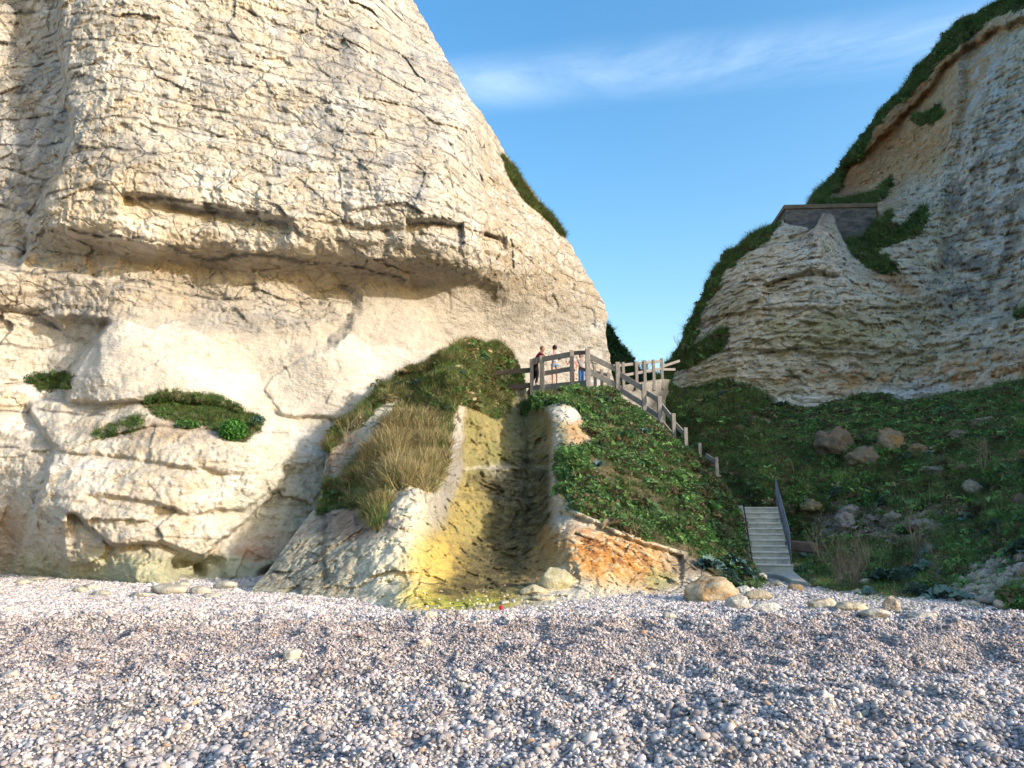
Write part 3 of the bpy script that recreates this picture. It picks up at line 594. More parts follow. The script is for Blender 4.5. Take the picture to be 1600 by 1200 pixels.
# ------------------------------------------------------------------ central spur with the washed-out gully
topM = curve([(378, 938), (420, 890), (450, 848), (475, 815), (495, 790), (504, 760), (510, 710), (518, 673), (555, 642), (594, 607), (640, 577), (665, 565), (700, 546), (731, 536), (776, 537), (800, 553), (813, 572), (820, 600), (826, 624), (835, 622), (860, 612), (905, 604), (950, 612), (985, 633), (1010, 653), (1040, 680), (1080, 712), (1110, 742), (1135, 775), (1150, 805), (1160, 845), (1168, 880), (1184, 915)])
botM = curve([(378, 962), (600, 975), (700, 985), (870, 968), (1050, 955), (1184, 945)])
pxs = np.linspace(378, 1184, 420); nt_ = 230; tt = np.linspace(0, 1, nt_)
top = topM(pxs)+3*perlin(np.stack([pxs/12, pxs*0, pxs*0], -1), 10); bot = botM(pxs)
PX = np.repeat(pxs[None], nt_, 0); PY = top[None]+(bot-top)[None]*tt[:, None]
ctrlM = [(378, 938, 16.6), (378, 960, 15.4), (450, 850, 19.2), (450, 900, 17.7), (440, 935, 16.6), (440, 960, 15.6), (500, 790, 21.4), (512, 700, 22.8), (520, 675, 23.4), (555, 645, 24.0), (500, 850, 18.6), (500, 900, 17.0), (520, 935, 16.0), (520, 960, 15.0), (550, 700, 23), (560, 780, 20.4), (560, 850, 17.6), (580, 935, 15.6), (600, 970, 14.2),
 (610, 630, 24.2), (620, 700, 21.6), (610, 770, 19.2), (600, 820, 17.7), (615, 880, 16.4), (640, 920, 15.3), (590, 640, 24), (665, 570, 25.6), (670, 640, 23.4), (670, 720, 20.8), (650, 760, 18.9), (640, 800, 17.9), (735, 540, 27), (740, 600, 25.2), (715, 640, 23.2), (705, 700, 21.6), (680, 750, 19.8), (778, 542, 31.8), (768, 580, 31.4), (760, 610, 28.6), (792, 604, 31.9), (815, 580, 33),
 (770, 655, 25.4), (735, 680, 23.6), (730, 720, 23.0), (790, 672, 26.6), (790, 642, 28.4), (822, 642, 28.6), (800, 720, 24.4), (760, 770, 22.8), (700, 780, 20.8), (680, 830, 18.6), (670, 870, 17.2), (670, 910, 16.1), (690, 950, 14.2), (690, 980, 12.9), (760, 830, 21.4), (740, 880, 18.9), (740, 920, 16.6), (740, 948, 14.8), (800, 780, 22.8), (820, 840, 20.6), (800, 890, 18.6), (800, 925, 16.4), (800, 945, 15.2), (850, 740, 23.2), (845, 700, 24.4), (855, 800, 21.3), (850, 860, 19.2), (850, 900, 17.4), (850, 932, 15.8),
 (850, 640, 26.0), (880, 640, 25.2), (870, 690, 23.6), (885, 730, 21.8), (880, 780, 20.4), (880, 815, 19.2), (870, 850, 18.3), (900, 830, 18.4), (890, 880, 17.2), (890, 920, 16.4), (870, 965, 13.8),
 (850, 618, 28.2), (905, 608, 28.6), (905, 640, 26.2), (930, 690, 24.2), (950, 615, 28.6), (940, 740, 22.0), (930, 800, 19.8), (960, 840, 18.6), (980, 880, 17.7), (980, 915, 17.2), (1000, 655, 27.4), (1010, 720, 24.2), (1010, 800, 21.0), (1030, 850, 19.4), (1050, 915, 17.6), (1050, 950, 15.3), (1080, 715, 26.4), (1090, 800, 22.2), (1100, 860, 20.2), (1110, 905, 18.6), (1130, 780, 25), (1150, 810, 24.3), (1150, 860, 21.6), (1160, 900, 20), (1180, 915, 19.6), (1184, 940, 17)]
Yb = tps(ctrlM)(PX, PY)
wn = perlin(np.stack([PX.ravel()/40, PY.ravel()/40, PX.ravel()*0], -1), 111).reshape(PX.shape)*8+perlin(np.stack([PX.ravel()/12, PY.ravel()/12, PX.ravel()*0], -1), 112).reshape(PX.shape)*4
qx, qy = PX+wn*.7, PY+wn*.7
Yb += vstep(qx, qy, [(640, 722), (690, 716), (740, 700), (770, 690)], .7, 14, 70, 15)
Yb += vstep(qx, qy, [(650, 860), (700, 868), (760, 868), (800, 872), (840, 850)], .9, 12, -60, 15)
Yb += ledge(qx, qy, [(735, 732), (800, 728), (860, 732)], -.3, 6, 60, 10)
Yb += ledge(qx, qy, [(560, 800), (600, 790), (620, 760), (660, 742), (690, 745)], .35, 8, 30, 10)
Yb += ledge(qx, qy, [(880, 796), (920, 808), (960, 828), (1020, 850), (1060, 862)], .4, 8, 30, 10)
Yb += ledge(qx, qy, [(910, 640), (960, 638)], .3, 6, 20, 10)
vegM = np.maximum(1.0*inpoly(qx, qy, [(500, 712), (505, 655), (555, 640), (594, 600), (665, 550), (731, 520), (785, 522), (820, 550), (828, 600), (805, 606), (796, 640), (778, 658), (745, 640), (714, 630), (700, 690), (695, 740), (670, 768), (640, 758), (612, 765), (600, 805), (590, 832), (560, 795), (498, 798), (505, 770), (545, 735), (600, 690), (628, 620), (590, 635), (540, 680)]),
  1.0*inpoly(qx, qy, [(820, 640), (832, 615), (860, 600), (905, 592), (950, 596), (1000, 630), (1060, 670), (1130, 730), (1175, 800), (1180, 880), (1195, 930), (1120, 908), (1075, 862), (1020, 848), (960, 822), (905, 800), (882, 775), (868, 745), (872, 712), (900, 705), (930, 690), (915, 660), (905, 638), (880, 630), (850, 634)]))
rockM = 1-vegM; pit = np.clip(blob(PX, PY, 780, 790, 105, 160, wn, wn, 0, .25), 0, 1)
P0 = at(PX, PY, Yb).reshape(-1, 3); zz = P0[:, 2]+.3*fbm(P0*.4, 2, 113)
f1 = facets(P0*.8, 114, 1, .5)[0]; f2 = facets(P0*np.array([2.2, 2.2, 3]), 115)[0]; f3 = facets(P0*np.array([6., 6, 8]), 116)[0]
rk = rockM.ravel(); pt = pit.ravel()
disp = rk*(1-.75*pt)*(.15*f1+.09*f2+.05*f3+.12*ridged(P0*1.6, 4, 124))+rk*pt*(.09*f1+.10*f2+.05*f3+.09*strata(zz, .55)+.13*ridged(P0*2.1, 4, 125))+(1-rk)*(.22*fbm(P0*.8, 3, 117)+.16*fbm(P0*2.2, 2, 118))+.10*fbm(P0*1.7, 4, 119)
disp *= .25+.75*sstep((PY-top[None]).ravel()/20)
PM = at(PX, PY, Yb-disp.reshape(PX.shape))
n1 = fbm(P0*.8, 4, 121).reshape(PX.shape); n2 = fbm(P0*3.4, 6, 122, .68).reshape(PX.shape); n3 = fbm(P0*np.array([3.4, 3.4, 1.3]), 6, 123, .65).reshape(PX.shape)
col = np.broadcast_to(np.array([.62, .57, .47]), PX.shape+(3,)).copy()
col = mix(col, (.34, .34, .27), blob(PX, PY, 480, 890, 130, 75, wn*2, wn*2, 0, .4)*.85)
col = mix(col, (.30, .22, .14), blob(PX, PY, 480, 890, 130, 75, wn, wn, 0, .4)*sstep((n2-.05)*4)*.6)
col = mix(col, (.17, .18, .17), blob(PX, PY, 480, 890, 130, 75, wn, wn, 0, .4)*sstep((n3-.1)*5)*.6)
col = mix(col, (.74, .68, .52), blob(PX, PY, 632, 870, 58, 115, wn, wn, 20, .5)*.9)  # pale chalk rim, painted brighter where the sun falls on it
col = mix(col, (.31, .265, .12), blob(PX, PY, 782, 725, 98, 130, wn*1.5, wn*1.5, 4, .3))
col = mix(col, (.36, .295, .11), blob(PX, PY, 755, 860, 100, 95, wn*1.5, wn*1.5, 0, .3))
col = mix(col, (.70, .50, .13), blob(PX, PY, 680, 905, 52, 60, wn*1.5, wn*1.5, -25, .5)*.75)
col = mix(col, (.60, .50, .10), blob(PX, PY, 715, 935, 95, 22, wn*1.5, wn*1.5, 0, .5)*.8)
col = mix(col, (.40, .33, .20), blob(PX, PY, 850, 670, 45, 50, wn*2, wn*2)*.7)
col = mix(col, (.24, .23, .09), blob(PX, PY, 790, 690, 80, 60, wn*2, wn*2)*sstep((n1+.15)*3)*.8)
col = mix(col, (.55, .52, .40), blob(PX, PY, 790, 755, 26, 30, wn*2, wn*2)*.7)
col = mix(col, (.55, .52, .42), blob(PX, PY, 790, 731, 70, 3.5, wn*.5, wn*.5)*.7)
dk = np.clip(np.maximum.reduce([blob(PX, PY, 815, 800, 44, 85, wn*2, wn*2, 10, .6), blob(PX, PY, 790, 875, 66, 45, wn*2, wn*2, -20, .6), blob(PX, PY, 745, 912, 62, 17, wn*2, wn*2, -8, .6), .8*blob(PX, PY, 770, 760, 30, 14, wn*2, wn*2, 20, .6)]), 0, 1)  # brown algae on the gully's right wall and floor, with their shade painted in
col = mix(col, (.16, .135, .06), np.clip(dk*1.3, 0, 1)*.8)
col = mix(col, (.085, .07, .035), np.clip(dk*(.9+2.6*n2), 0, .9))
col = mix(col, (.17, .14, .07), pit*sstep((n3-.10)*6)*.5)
col = mix(col, (.24, .28, .06), blob(PX, PY, 730, 942, 60, 9, wn, wn)*.8)
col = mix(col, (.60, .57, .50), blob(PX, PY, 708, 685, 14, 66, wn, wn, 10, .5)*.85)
col = mix(col, (.30, .30, .31), blob(PX, PY, 706, 735, 13, 60, wn, wn, 10, .5)*.7)
col = mix(col, (.30, .30, .31), blob(PX, PY, 682, 790, 20, 35, wn, wn, 0, .6)*.6)
col = mix(col, (.45, .25, .09), blob(PX, PY, 905, 665, 22, 35, wn*2, wn*2)*.7)
col = mix(col, (.66, .64, .58), blob(PX, PY, 890, 645, 28, 12, wn, wn)*.85)
col = mix(col, (.64, .61, .54), blob(PX, PY, 868, 745, 11, 70, wn, wn)*.8)
col = mix(col, (.60, .44, .24), blob(PX, PY, 965, 878, 100, 42, wn*2, wn*2, 10))
col = mix(col, (.50, .22, .05), blob(PX, PY, 950, 870, 95, 36, wn*2, wn*2, 14, .5)*sstep((n2+.22)*3.5)*.9)
col = mix(col, (.22, .085, .03), blob(PX, PY, 955, 862, 80, 24, wn*2, wn*2, 15, .5)*sstep((n3-.02)*7)*.85)
col = mix(col, (.42, .27, .10), blob(PX, PY, 852, 875, 26, 50, wn, wn, 25)*.7)
col = mix(col, (.34, .35, .16), blob(PX, PY, 1030, 905, 25, 15, wn, wn)*.7)
col = mix(col, (.20, .15, .10), blob(PX, PY, 1085, 878, 35, 24, wn, wn)*.85)
col = mix(col, (.30, .20, .14), blob(PX, PY, 560, 815, 60, 28, wn*1.5, wn*1.5)*.8)
col = mix(col, (.40, .28, .20), blob(PX, PY, 540, 720, 35, 45, wn, wn)*.6)
col = col*.93
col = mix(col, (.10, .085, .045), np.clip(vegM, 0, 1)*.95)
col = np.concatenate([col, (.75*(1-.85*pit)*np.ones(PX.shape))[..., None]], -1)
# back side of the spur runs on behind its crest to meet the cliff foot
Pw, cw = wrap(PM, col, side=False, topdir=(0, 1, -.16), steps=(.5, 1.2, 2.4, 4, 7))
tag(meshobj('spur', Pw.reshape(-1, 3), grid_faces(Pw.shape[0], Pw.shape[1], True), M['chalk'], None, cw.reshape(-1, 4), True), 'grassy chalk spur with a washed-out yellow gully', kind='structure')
SPUR = (PM, vegM, PX, PY, n2)

# ------------------------------------------------------------------ far valley side behind the gap
pxs = np.linspace(880, 1120, 90); topv = np.interp(pxs, [880, 935, 950, 965, 978, 986, 1000, 1030, 1120], [440, 496, 516, 537, 555, 568, 586, 592, 585]); tt = np.linspace(0, 1, 60)
PX = np.repeat(pxs[None], 60, 0); PY = topv[None]+(690-topv)[None]*tt[:, None]
Yb = tps([(880, 440, 62), (880, 690, 48), (950, 516, 62), (986, 568, 64), (960, 600, 55), (1030, 592, 62), (1120, 585, 58), (1000, 690, 40), (1120, 690, 40), (1040, 620, 50)])(PX, PY)
P0 = at(PX, PY, Yb).reshape(-1, 3); PV = at(PX, PY, Yb-(.8*fbm(P0*.3, 3, 131)).reshape(PX.shape))
col = np.broadcast_to(np.array([.05, .055, .03]), PV.shape)
Pw, cw = wrap(PV, col, side=False, topdir=(0, 1, .02), steps=(2, 8, 20))
tag(meshobj('valley', Pw.reshape(-1, 3), grid_faces(Pw.shape[0], Pw.shape[1], True), M['soil'], None, cw.reshape(-1, 3), True), 'dark green valley side beyond the gap between the cliffs', kind='structure')

# ================================================================== BUILT THINGS
def zrow(py, Y): return float(at(800, py, Y)[2])
# ---- concrete bunker on the right cliff
def solid(name, pts, faces, m, parent=None, bw=.02):
    o = meshobj(name, [tuple(p) for p in pts], faces, m, parent); fixn(o); return bevel(o, bw) if bw else o
back = Vector((.4, 4.4, 0))
bk = empty('bunker', V(1290, 350, 46), 'old concrete bunker block half buried on the right cliff top', 'bunker')
bl, brt = V(1227, 321, 43.6), V(1369, 318, 43.3); brt.z = bl.z
ptsb = []
for z in (bl.z, bl.z-4.2):
    for p in (bl, brt, brt+back, bl+back): ptsb.append(Vector((p.x, p.y, z-(.5 if p is bl+back else 0))))
solid('block', ptsb, [(0, 1, 2, 3), (4, 7, 6, 5), (0, 4, 5, 1), (1, 5, 6, 2), (2, 6, 7, 3), (3, 7, 4, 0)], M['concrete_bunker'], bk, .06)
dirb = (brt-bl).normalized(); nb = Vector((dirb.y, -dirb.x, 0))
rs = [bl-dirb*.12+nb*.10, brt+dirb*.05+nb*.10, brt+back, bl+back-dirb*.12]
solid('roof_slab', [Vector((p.x, p.y, bl.z+.02)) for p in rs]+[Vector((p.x, p.y, bl.z-.26)) for p in rs], [(0, 1, 2, 3), (4, 7, 6, 5), (0, 4, 5, 1), (1, 5, 6, 2), (2, 6, 7, 3), (3, 7, 4, 0)], M['concrete_rust'], bk, .05)

# ---- wooden fence of the landing and the stair down
DECK = 6.93
fn = empty('wooden_fence', V(919, 600, 29.2), 'weathered grey wooden post-and-rail fence running round the viewing deck and down the stair', 'fence')
def post(px, r0, r1, Y, w=.17, par=fn, m=None, lean=0):
    b_, t_ = V(px, r1, Y), V(px, r0, Y); t_.x, t_.y = b_.x+lean, b_.y
    b_.z -= .25; a = beam('post', b_, t_, w, w, m or M['wood'], par, .015); return a
YP = {1: 30.7, 2: 30.45, 3: 29.65, 4: 29.2, 5: 28.9, 6: 28.3, 7: 27.7, 8: 27.1, 9: 26.7, 10: 26.3, 11: 25.7}
PP = {1: (831, 561, 622, .19), 2: (847, 556, 613, .24), 3: (894, 547, 606, .20), 4: (919, 545, 602, .23), 5: (966, 566, 617, .22), 6: (1007, 599, 642, .21), 7: (1032, 619, 674, .20), 8: (1053, 646, 676, .17), 9: (1072, 668, 698, .16), 10: (1093.5, 692, 706, .14), 11: (1120, 714, 737, .15)}
for k, (px, r0, r1, w) in PP.items(): post(px, r0, r1, YP[k], w*.8)
def rail(px0, r0, Y0, px1, r1, Y1, h=.19, par=fn, m=None, off=.10, w=.06):
    a, b = V(px0, r0, Y0), V(px1, r1, Y1); a.y += off; b.y += off
    return beam('rail', a, b, w, h, m or M['wood'], par, .01)
rail(764, 583, 31.4, 832, 577.5, 30.7, .21, m=M['wood_dark']); rail(778, 606, 31.3, 832, 601, 30.7, .21, m=M['wood_dark'])
rail(832, 564.5, 30.7, 895, 553.5, 29.65, .22, off=-.05); rail(848, 583, 30.45, 895, 575, 29.65, .19, off=.12)
rail(894, 551, 29.65, 920, 549.5, 29.2, .16, m=M['wood_dark']); rail(905, 574, 30.0, 920, 579, 29.2, .13, m=M['wood_dark'])
rail(919, 556, 29.2, 967, 579.5, 28.9, .21, off=-.03); rail(919, 580, 29.2, 967, 604, 28.9, .21, off=-.03)
rail(967, 584, 28.9, 1008, 609.5, 28.3, .20, off=-.02); rail(967, 608, 28.9, 1008, 634, 28.3, .20, off=-.02)
rail(1008, 611, 28.3, 1032, 626, 27.7, .19); rail(1008, 635, 28.3, 1032, 651, 27.7, .19)
rail(1032, 630, 27.7, 1053, 656, 27.1, .17); rail(1032, 656, 27.7, 1053, 681, 27.1, .17)
rail(1053, 659, 27.1, 1072, 679, 26.7, .15); rail(1104, 711, 26.1, 1120, 722, 25.7, .15)
# rear fence of the upper ramp
f2 = empty('wooden_fence', V(1000, 600, 33.6), 'lighter wooden fence of thin posts standing along the far ramp wall against the sky', 'fence')
FB = [(974.5, 566, 606, 32.6), (995, 565, 600, 33.0), (1008, 563, 600, 33.4), (1022, 562, 602, 33.8), (1035, 560, 600, 34.2)]
for px, r0, r1, Y in FB: post(px, r0, r1, Y, .13, f2)
rail(958, 571.5, 32.2, 1036, 563.5, 34.2, .13, f2, off=.07); rail(965, 588, 32.3, 1036, 575, 34.2, .13, f2, off=.07)
rail(1036, 572, 34.2, 1062, 563.5, 35.6, .12, f2, off=.05); rail(1036, 577, 34.2, 1055, 577, 35.2, .12, f2, off=.05)
# inner handrail between stair and ramp
f3 = empty('wooden_fence', V(935, 600, 30.6), 'low inner wooden fence seen through the gaps of the stair fence', 'fence')
for px, r0, r1, Y in ((910, 572, 598, 31.9), (930, 573, 598, 31.4), (940.5, 577, 602, 31.2), (951, 582, 606, 31.0)): post(px, r0, r1, Y, .13, f3)
rail(909, 575, 31.9, 952, 586, 31.0, .12, f3)

# ---- concrete landing, ramp wall, stair flight behind the fence
ld = empty('viewing_deck', V(875, 612, 30.2), 'grey concrete viewing deck at the head of the gully with people on it', 'deck')
A_, B_ = V(829, 607, 30.85), V(921, 597, 29.4)
c_ = [(A_.x, A_.y), (B_.x, B_.y), (B_.x+1.0, B_.y+4.2), (A_.x-.3, A_.y+3.4)]
solid('slab', [Vector((x, y, DECK)) for x, y in c_]+[Vector((x, y, DECK-.34)) for x, y in c_], [(0, 1, 2, 3), (4, 7, 6, 5), (0, 4, 5, 1), (1, 5, 6, 2), (2, 6, 7, 3), (3, 7, 4, 0)], M['concrete'], ld)
solid('footing', [Vector((x, y, DECK-.36)) for x, y in ((A_.x-1.3, A_.y+.3), (A_.x+1.2, A_.y+.05), (A_.x+1.4, A_.y+3), (A_.x-1.2, A_.y+3))]+[Vector((x, y, DECK-1.15)) for x, y in ((A_.x-1.3, A_.y+.3), (A_.x+1.2, A_.y+.05), (A_.x+1.4, A_.y+3), (A_.x-1.2, A_.y+3))], [(0, 1, 2, 3), (4, 7, 6, 5), (0, 4, 5, 1), (1, 5, 6, 2), (2, 6, 7, 3), (3, 7, 4, 0)], M['concrete'], ld)
rw = empty('ramp_wall', V(1010, 620, 33.6), 'plain grey-brown concrete wall under the far ramp with a broken right end', 'wall')
pl = [(962, 604, 32.4), (985, 600, 32.8), (1018, 594, 33.6), (1036, 592, 34.2), (1047, 593, 34.5), (1044, 603, 34.5), (1045, 612, 34.5), (1040, 625, 34.4), (1040, 690, 34.3), (962, 690, 32.3)]
vv = [V(*p) for p in pl]; n_ = len(vv); vv += [v+Vector((-.15, .35, 0)) for v in vv]
solid('wall', vv, [tuple(range(n_))[::-1], tuple(range(n_, 2*n_))]+[(i, (i+1) % n_, n_+(i+1) % n_, n_+i) for i in range(n_)], M['concrete'], rw)
wl2 = [V(922, 600, 31.6), V(965, 604, 31.0), V(966, 660, 31.0), V(922, 640, 31.6)]
fl_ = empty('concrete_stair', V(990, 660, 29), 'upper concrete stair flight behind the wooden fence of the spur', 'stairs')
sx0, sx1 = V(925, 600, 30.0), V(1104, 733, 26.9); ns = 22; sb = MB()
dn = Vector((sx1.x-sx0.x, sx1.y-sx0.y, 0)); ln = dn.length; dn.normalize(); sd = Vector((-dn.y, dn.x, 0))
for k in range(ns):
    z1 = DECK-(k+1)*(DECK-zrow(740, 26.9))/ns; p = sx0+dn*(ln*(k+.5)/ns)
    sb.add(box_vf(Vector((p.x, p.y, z1-.45))+sd*.55, dn*(ln/ns/2+.002*(k % 2)), sd*(.6+.002*(k % 2)), (0, 0, .45)))
sb.build('steps', M['concrete'], fl_)

# ---- lower stair down to the beach with handrail
ls = empty('concrete_stair', V(1209, 893, 21.7), 'lower concrete stair of eleven steps rising from the shingle beside the spur', 'stairs')
b0, b1 = V(1178, 893, 21.7), V(1240, 893, 21.5); t0_, t1_ = V(1163, 794, 24.9), V(1216, 794, 24.8)
ns = 11; base = (b0+b1)/2; ax = (b1-b0)/2; run = ((t0_+t1_)/2-(b0+b1)/2); run.z = 0; ax.z = 0; hgt = zrow(794, 24.85)-zrow(893, 21.6); z0 = zrow(893, 21.6)
rd = run.normalized()
for k in range(ns):
    zt = z0+hgt*(k+1)/ns; p = base+run*(k/ns); q = base+run*((k+1)/ns+.02); zz0 = -.6
    c0 = (p+q)/2; o = None
    v, f = box_vf(Vector((c0.x, c0.y, (zt-.012*(k % 3)*0+zz0)/2)), ax*(1+.0008*k), (q-p)/2, (0, 0, (zt-zz0)/2-.0))
    o = meshobj('step', [tuple(a) for a in v], f, M['concrete_step'], ls); fixn(o); bevel(o, .015)
    nd = (q-p)/2; v, f = box_vf(Vector((c0.x, c0.y, zt+.014))-rd*.03, ax*1.01, nd*1.01, (0, 0, .02)); t_o = meshobj('tread', [tuple(a) for a in v], f, M['concrete_tread'], None); fixn(t_o); bevel(t_o, .008); t_o.parent = o; t_o.matrix_parent_inverse = Matrix.Translation(-ls.location)
tp_ = base+run*1.02; v, f = box_vf(Vector((tp_.x, tp_.y, z0+hgt-.3))+rd*.7, ax*1.02, rd*.7, (0, 0, .304)); o = meshobj('top_landing', [tuple(a) for a in v], f, M['concrete_step'], ls); fixn(o); bevel(o, .015)
an = ax.normalized()
# left stringer wall
pz = [base-ax*1.0-an*.16+rd*-.05, base-ax*1.0-an*.16+run]
vs = []
for s_ in (-.12, .12):
    for p, zt in ((pz[0], z0+.16), (pz[1], z0+hgt+.10)): vs += [Vector((p.x, p.y, -.6))+an*s_, Vector((p.x, p.y, zt))+an*s_]
solid('stringer', vs, [(0, 1, 3, 2), (4, 6, 7, 5), (0, 4, 5, 1), (2, 3, 7, 6), (1, 5, 7, 3), (0, 2, 6, 4)], M['concrete'], ls)
# apron at the foot
ap = [V(1181, 896, 21.5), V(1241, 894, 21.4), V(1262, 912, 18.6), V(1236, 908, 19.3), V(1222, 901, 20.5), V(1206, 898, 21.1)]
vv = [Vector((p.x, p.y, max(p.z, -.3)+.03)) for p in ap]+[Vector((p.x, p.y, -.5)) for p in ap]; n_ = 6
solid('apron', vv, [tuple(range(n_))[::-1], tuple(range(n_, 2*n_))]+[(i, (i+1) % n_, n_+(i+1) % n_, n_+i) for i in range(n_)], M['concrete_step'], ls, .03)
hr = empty('handrail', base+ax*.93, 'blue-grey metal handrail with close bars on the right side of the lower stair', 'handrail')
e0 = base+ax*.93+run*.04; e1 = base+ax*.93+run*1.0; e0.z = z0+.17; e1.z = z0+hgt
H = .95
hb = MB()
def tb(name, a, b, r): v, f = tube_vf([a, b], r, 8); return meshobj(name, v, f, M['steel'], hr, smooth=True)
tb('top_rail', e0+Vector((0, 0, H)), e1+Vector((0, 0, H)), .024); tb('lower_rail', e0+Vector((0, 0, .18)), e1+Vector((0, 0, .18)), .016)
for k in range(4):
    p = e0.lerp(e1, k/3); tb('post', p-Vector((0, 0, .05)), p+Vector((0, 0, H)), .022)
for k in range(1, 15):
    if k % 5 == 0: continue
    p = e0.lerp(e1, k/15); tb('baluster', p+Vector((0, 0, .19)), p+Vector((0, 0, H-.02)), .009)

# ================================================================== BOULDERS AND ROCKS
def rock_mesh(seed, sub=4, cuts=16, flat=1.0, rough=.05):
    bm = bmesh.new(); bmesh.ops.create_icosphere(bm, subdivisions=sub, radius=1); D = np.array([v.co[:] for v in bm.verts]); F = [[v.index for v in f.verts] for f in bm.faces]; bm.free()
    g = np.random.default_rng(seed); Nn = g.normal(size=(cuts, 3)); Nn /= np.linalg.norm(Nn, axis=1)[:, None]; dd = g.uniform(.62, .95, cuts)
    q = (D@Nn.T)/dd[None]; rr = 1/np.power((np.maximum(q, 0)**34).sum(1)+1, 1/34.)
    P = D*rr[:, None]; P = P*(1+rough*1.5*facets(P*2.2+seed, seed, 1, .5)[0][:, None]+rough*.4*facets(P*5+seed, seed+1, 1, .4)[0][:, None]+rough*fbm(P*2.5+seed, 4, seed)[:, None]+rough*.5*fbm(P*8+seed, 3, seed+4)[:, None]); P[:, 2] *= flat; return P, np.array(F)
def ground_Y(px, py):
    Yr = np.arange(7, 26, .03); a, b, c = ray(px, py); X = a/b*Yr; Z = EYE+c/b*Yr; m = np.nonzero(Z <= beach_z(X, Yr)+.01)[0]; return float(Yr[m[0]]) if len(m) else 22.0
def boulder(px, py, Y, w, h, label, c=(.50, .44, .34), c2=(.36, .25, .14), cat='boulder', name='boulder', group=None, seed=None, rz=None, dep=.8, cuts=16, rough=.06, sub=4, sink=0, tilt=0):
    seed = seed if seed is not None else int(px*7+py); P, F = rock_mesh(seed, sub, cuts, 1, rough)
    if Y is None: Y = ground_Y(px, py+h*.42)
    if Y == 'slope': Y = surf(PB, BOWL[2], BOWL[3], px, py+h*.3)[1]-.15
    s = Y/FPX; ctr = at(px, py, Y+w*s*dep*.18); ctr[2] -= .10*h*s
    ce, se = math.cos(tilt), math.sin(tilt)
    Q = np.stack([P[:, 0]*w*s*.55, P[:, 1]*w*s*.5*dep, P[:, 2]*h*s*.55], -1)
    Q = np.stack([Q[:, 0]*ce-Q[:, 2]*se, Q[:, 1], Q[:, 0]*se+Q[:, 2]*ce], -1)
    n = fbm(P*1.7+seed, 3, seed+9); n2 = fbm(P*5+seed, 2, seed+3)
    col = np.broadcast_to(np.array(c), P.shape)*(1+.25*n2[:, None]); col = mix(col, c2, sstep((n+.02)*3)*.7)
    me_o = meshobj(name, Q, F, M['stone'], None, col, True); me_o.location = ctr.tolist()
    return tag(me_o, label, cat, group)
def surf(PG, PX_, PY_, px, py):
    d = (PX_-px)**2+(PY_-py)**2; k = np.unravel_index(np.argmin(d), d.shape); return Vector(PG[k].tolist())
W = (.50, .48, .44); W2 = (.38, .33, .26); O2 = (.40, .22, .08); G = (.30, .29, .24); G2 = (.20, .17, .12)
def by(py, z=-.05): return toe(py, z)
boulder(1106, 921, None, 80, 46, 'largest ochre boulder on the shingle at the foot of the spur', (.46, .38, .27), O2, rough=.10, cuts=22)
boulder(1155, 941, None, 40, 22, 'low pale boulder just right of the big ochre boulder', W, W2)
boulder(1197, 947, None, 48, 22, 'white pointed boulder below the foot of the lower stair', W, (.5, .48, .44))
boulder(1184, 930, None, 40, 18, 'small tan boulder behind the white pointed one', (.42, .36, .27), G2)
boulder(1245, 922, 17.6, 26, 26, 'orange-brown stone at the end of the stair apron', (.40, .30, .19), O2)
boulder(1285, 943, None, 52, 20, 'broad cream boulder in the row below the dead bush', (.52, .45, .34), W2)
boulder(1330, 947, None, 46, 18, 'long cream boulder right of the broad one below the bush', (.52, .45, .34), W2)
boulder(1364, 957, None, 44, 14, 'flat pale boulder sloping into the shingle right of the cream ones', W, W2)
boulder(1395, 943, None, 30, 26, 'rounded grey-brown boulder among green leaves below the dead stems', (.38, .32, .27), G2)
boulder(1442, 961, None, 44, 12, 'low white boulder at the vegetation edge on the right', W, W2)
boulder(1160, 921, None, 24, 15, 'small cream stone in front of the sea cabbage', W, W2, cat='stone', name='stone')
boulder(1190, 902, 20.0, 18, 16, 'small pale stone beside the bottom step', W, W2, cat='stone', name='stone')
boulder(1210, 912, 19.0, 24, 12, 'small grey stone beneath the stair apron', G, G2, cat='stone', name='stone')
boulder(1492, 921, 16.6, 22, 26, 'pale broken rock on the bare slope at right', W, G2, cat='rock', name='rock')
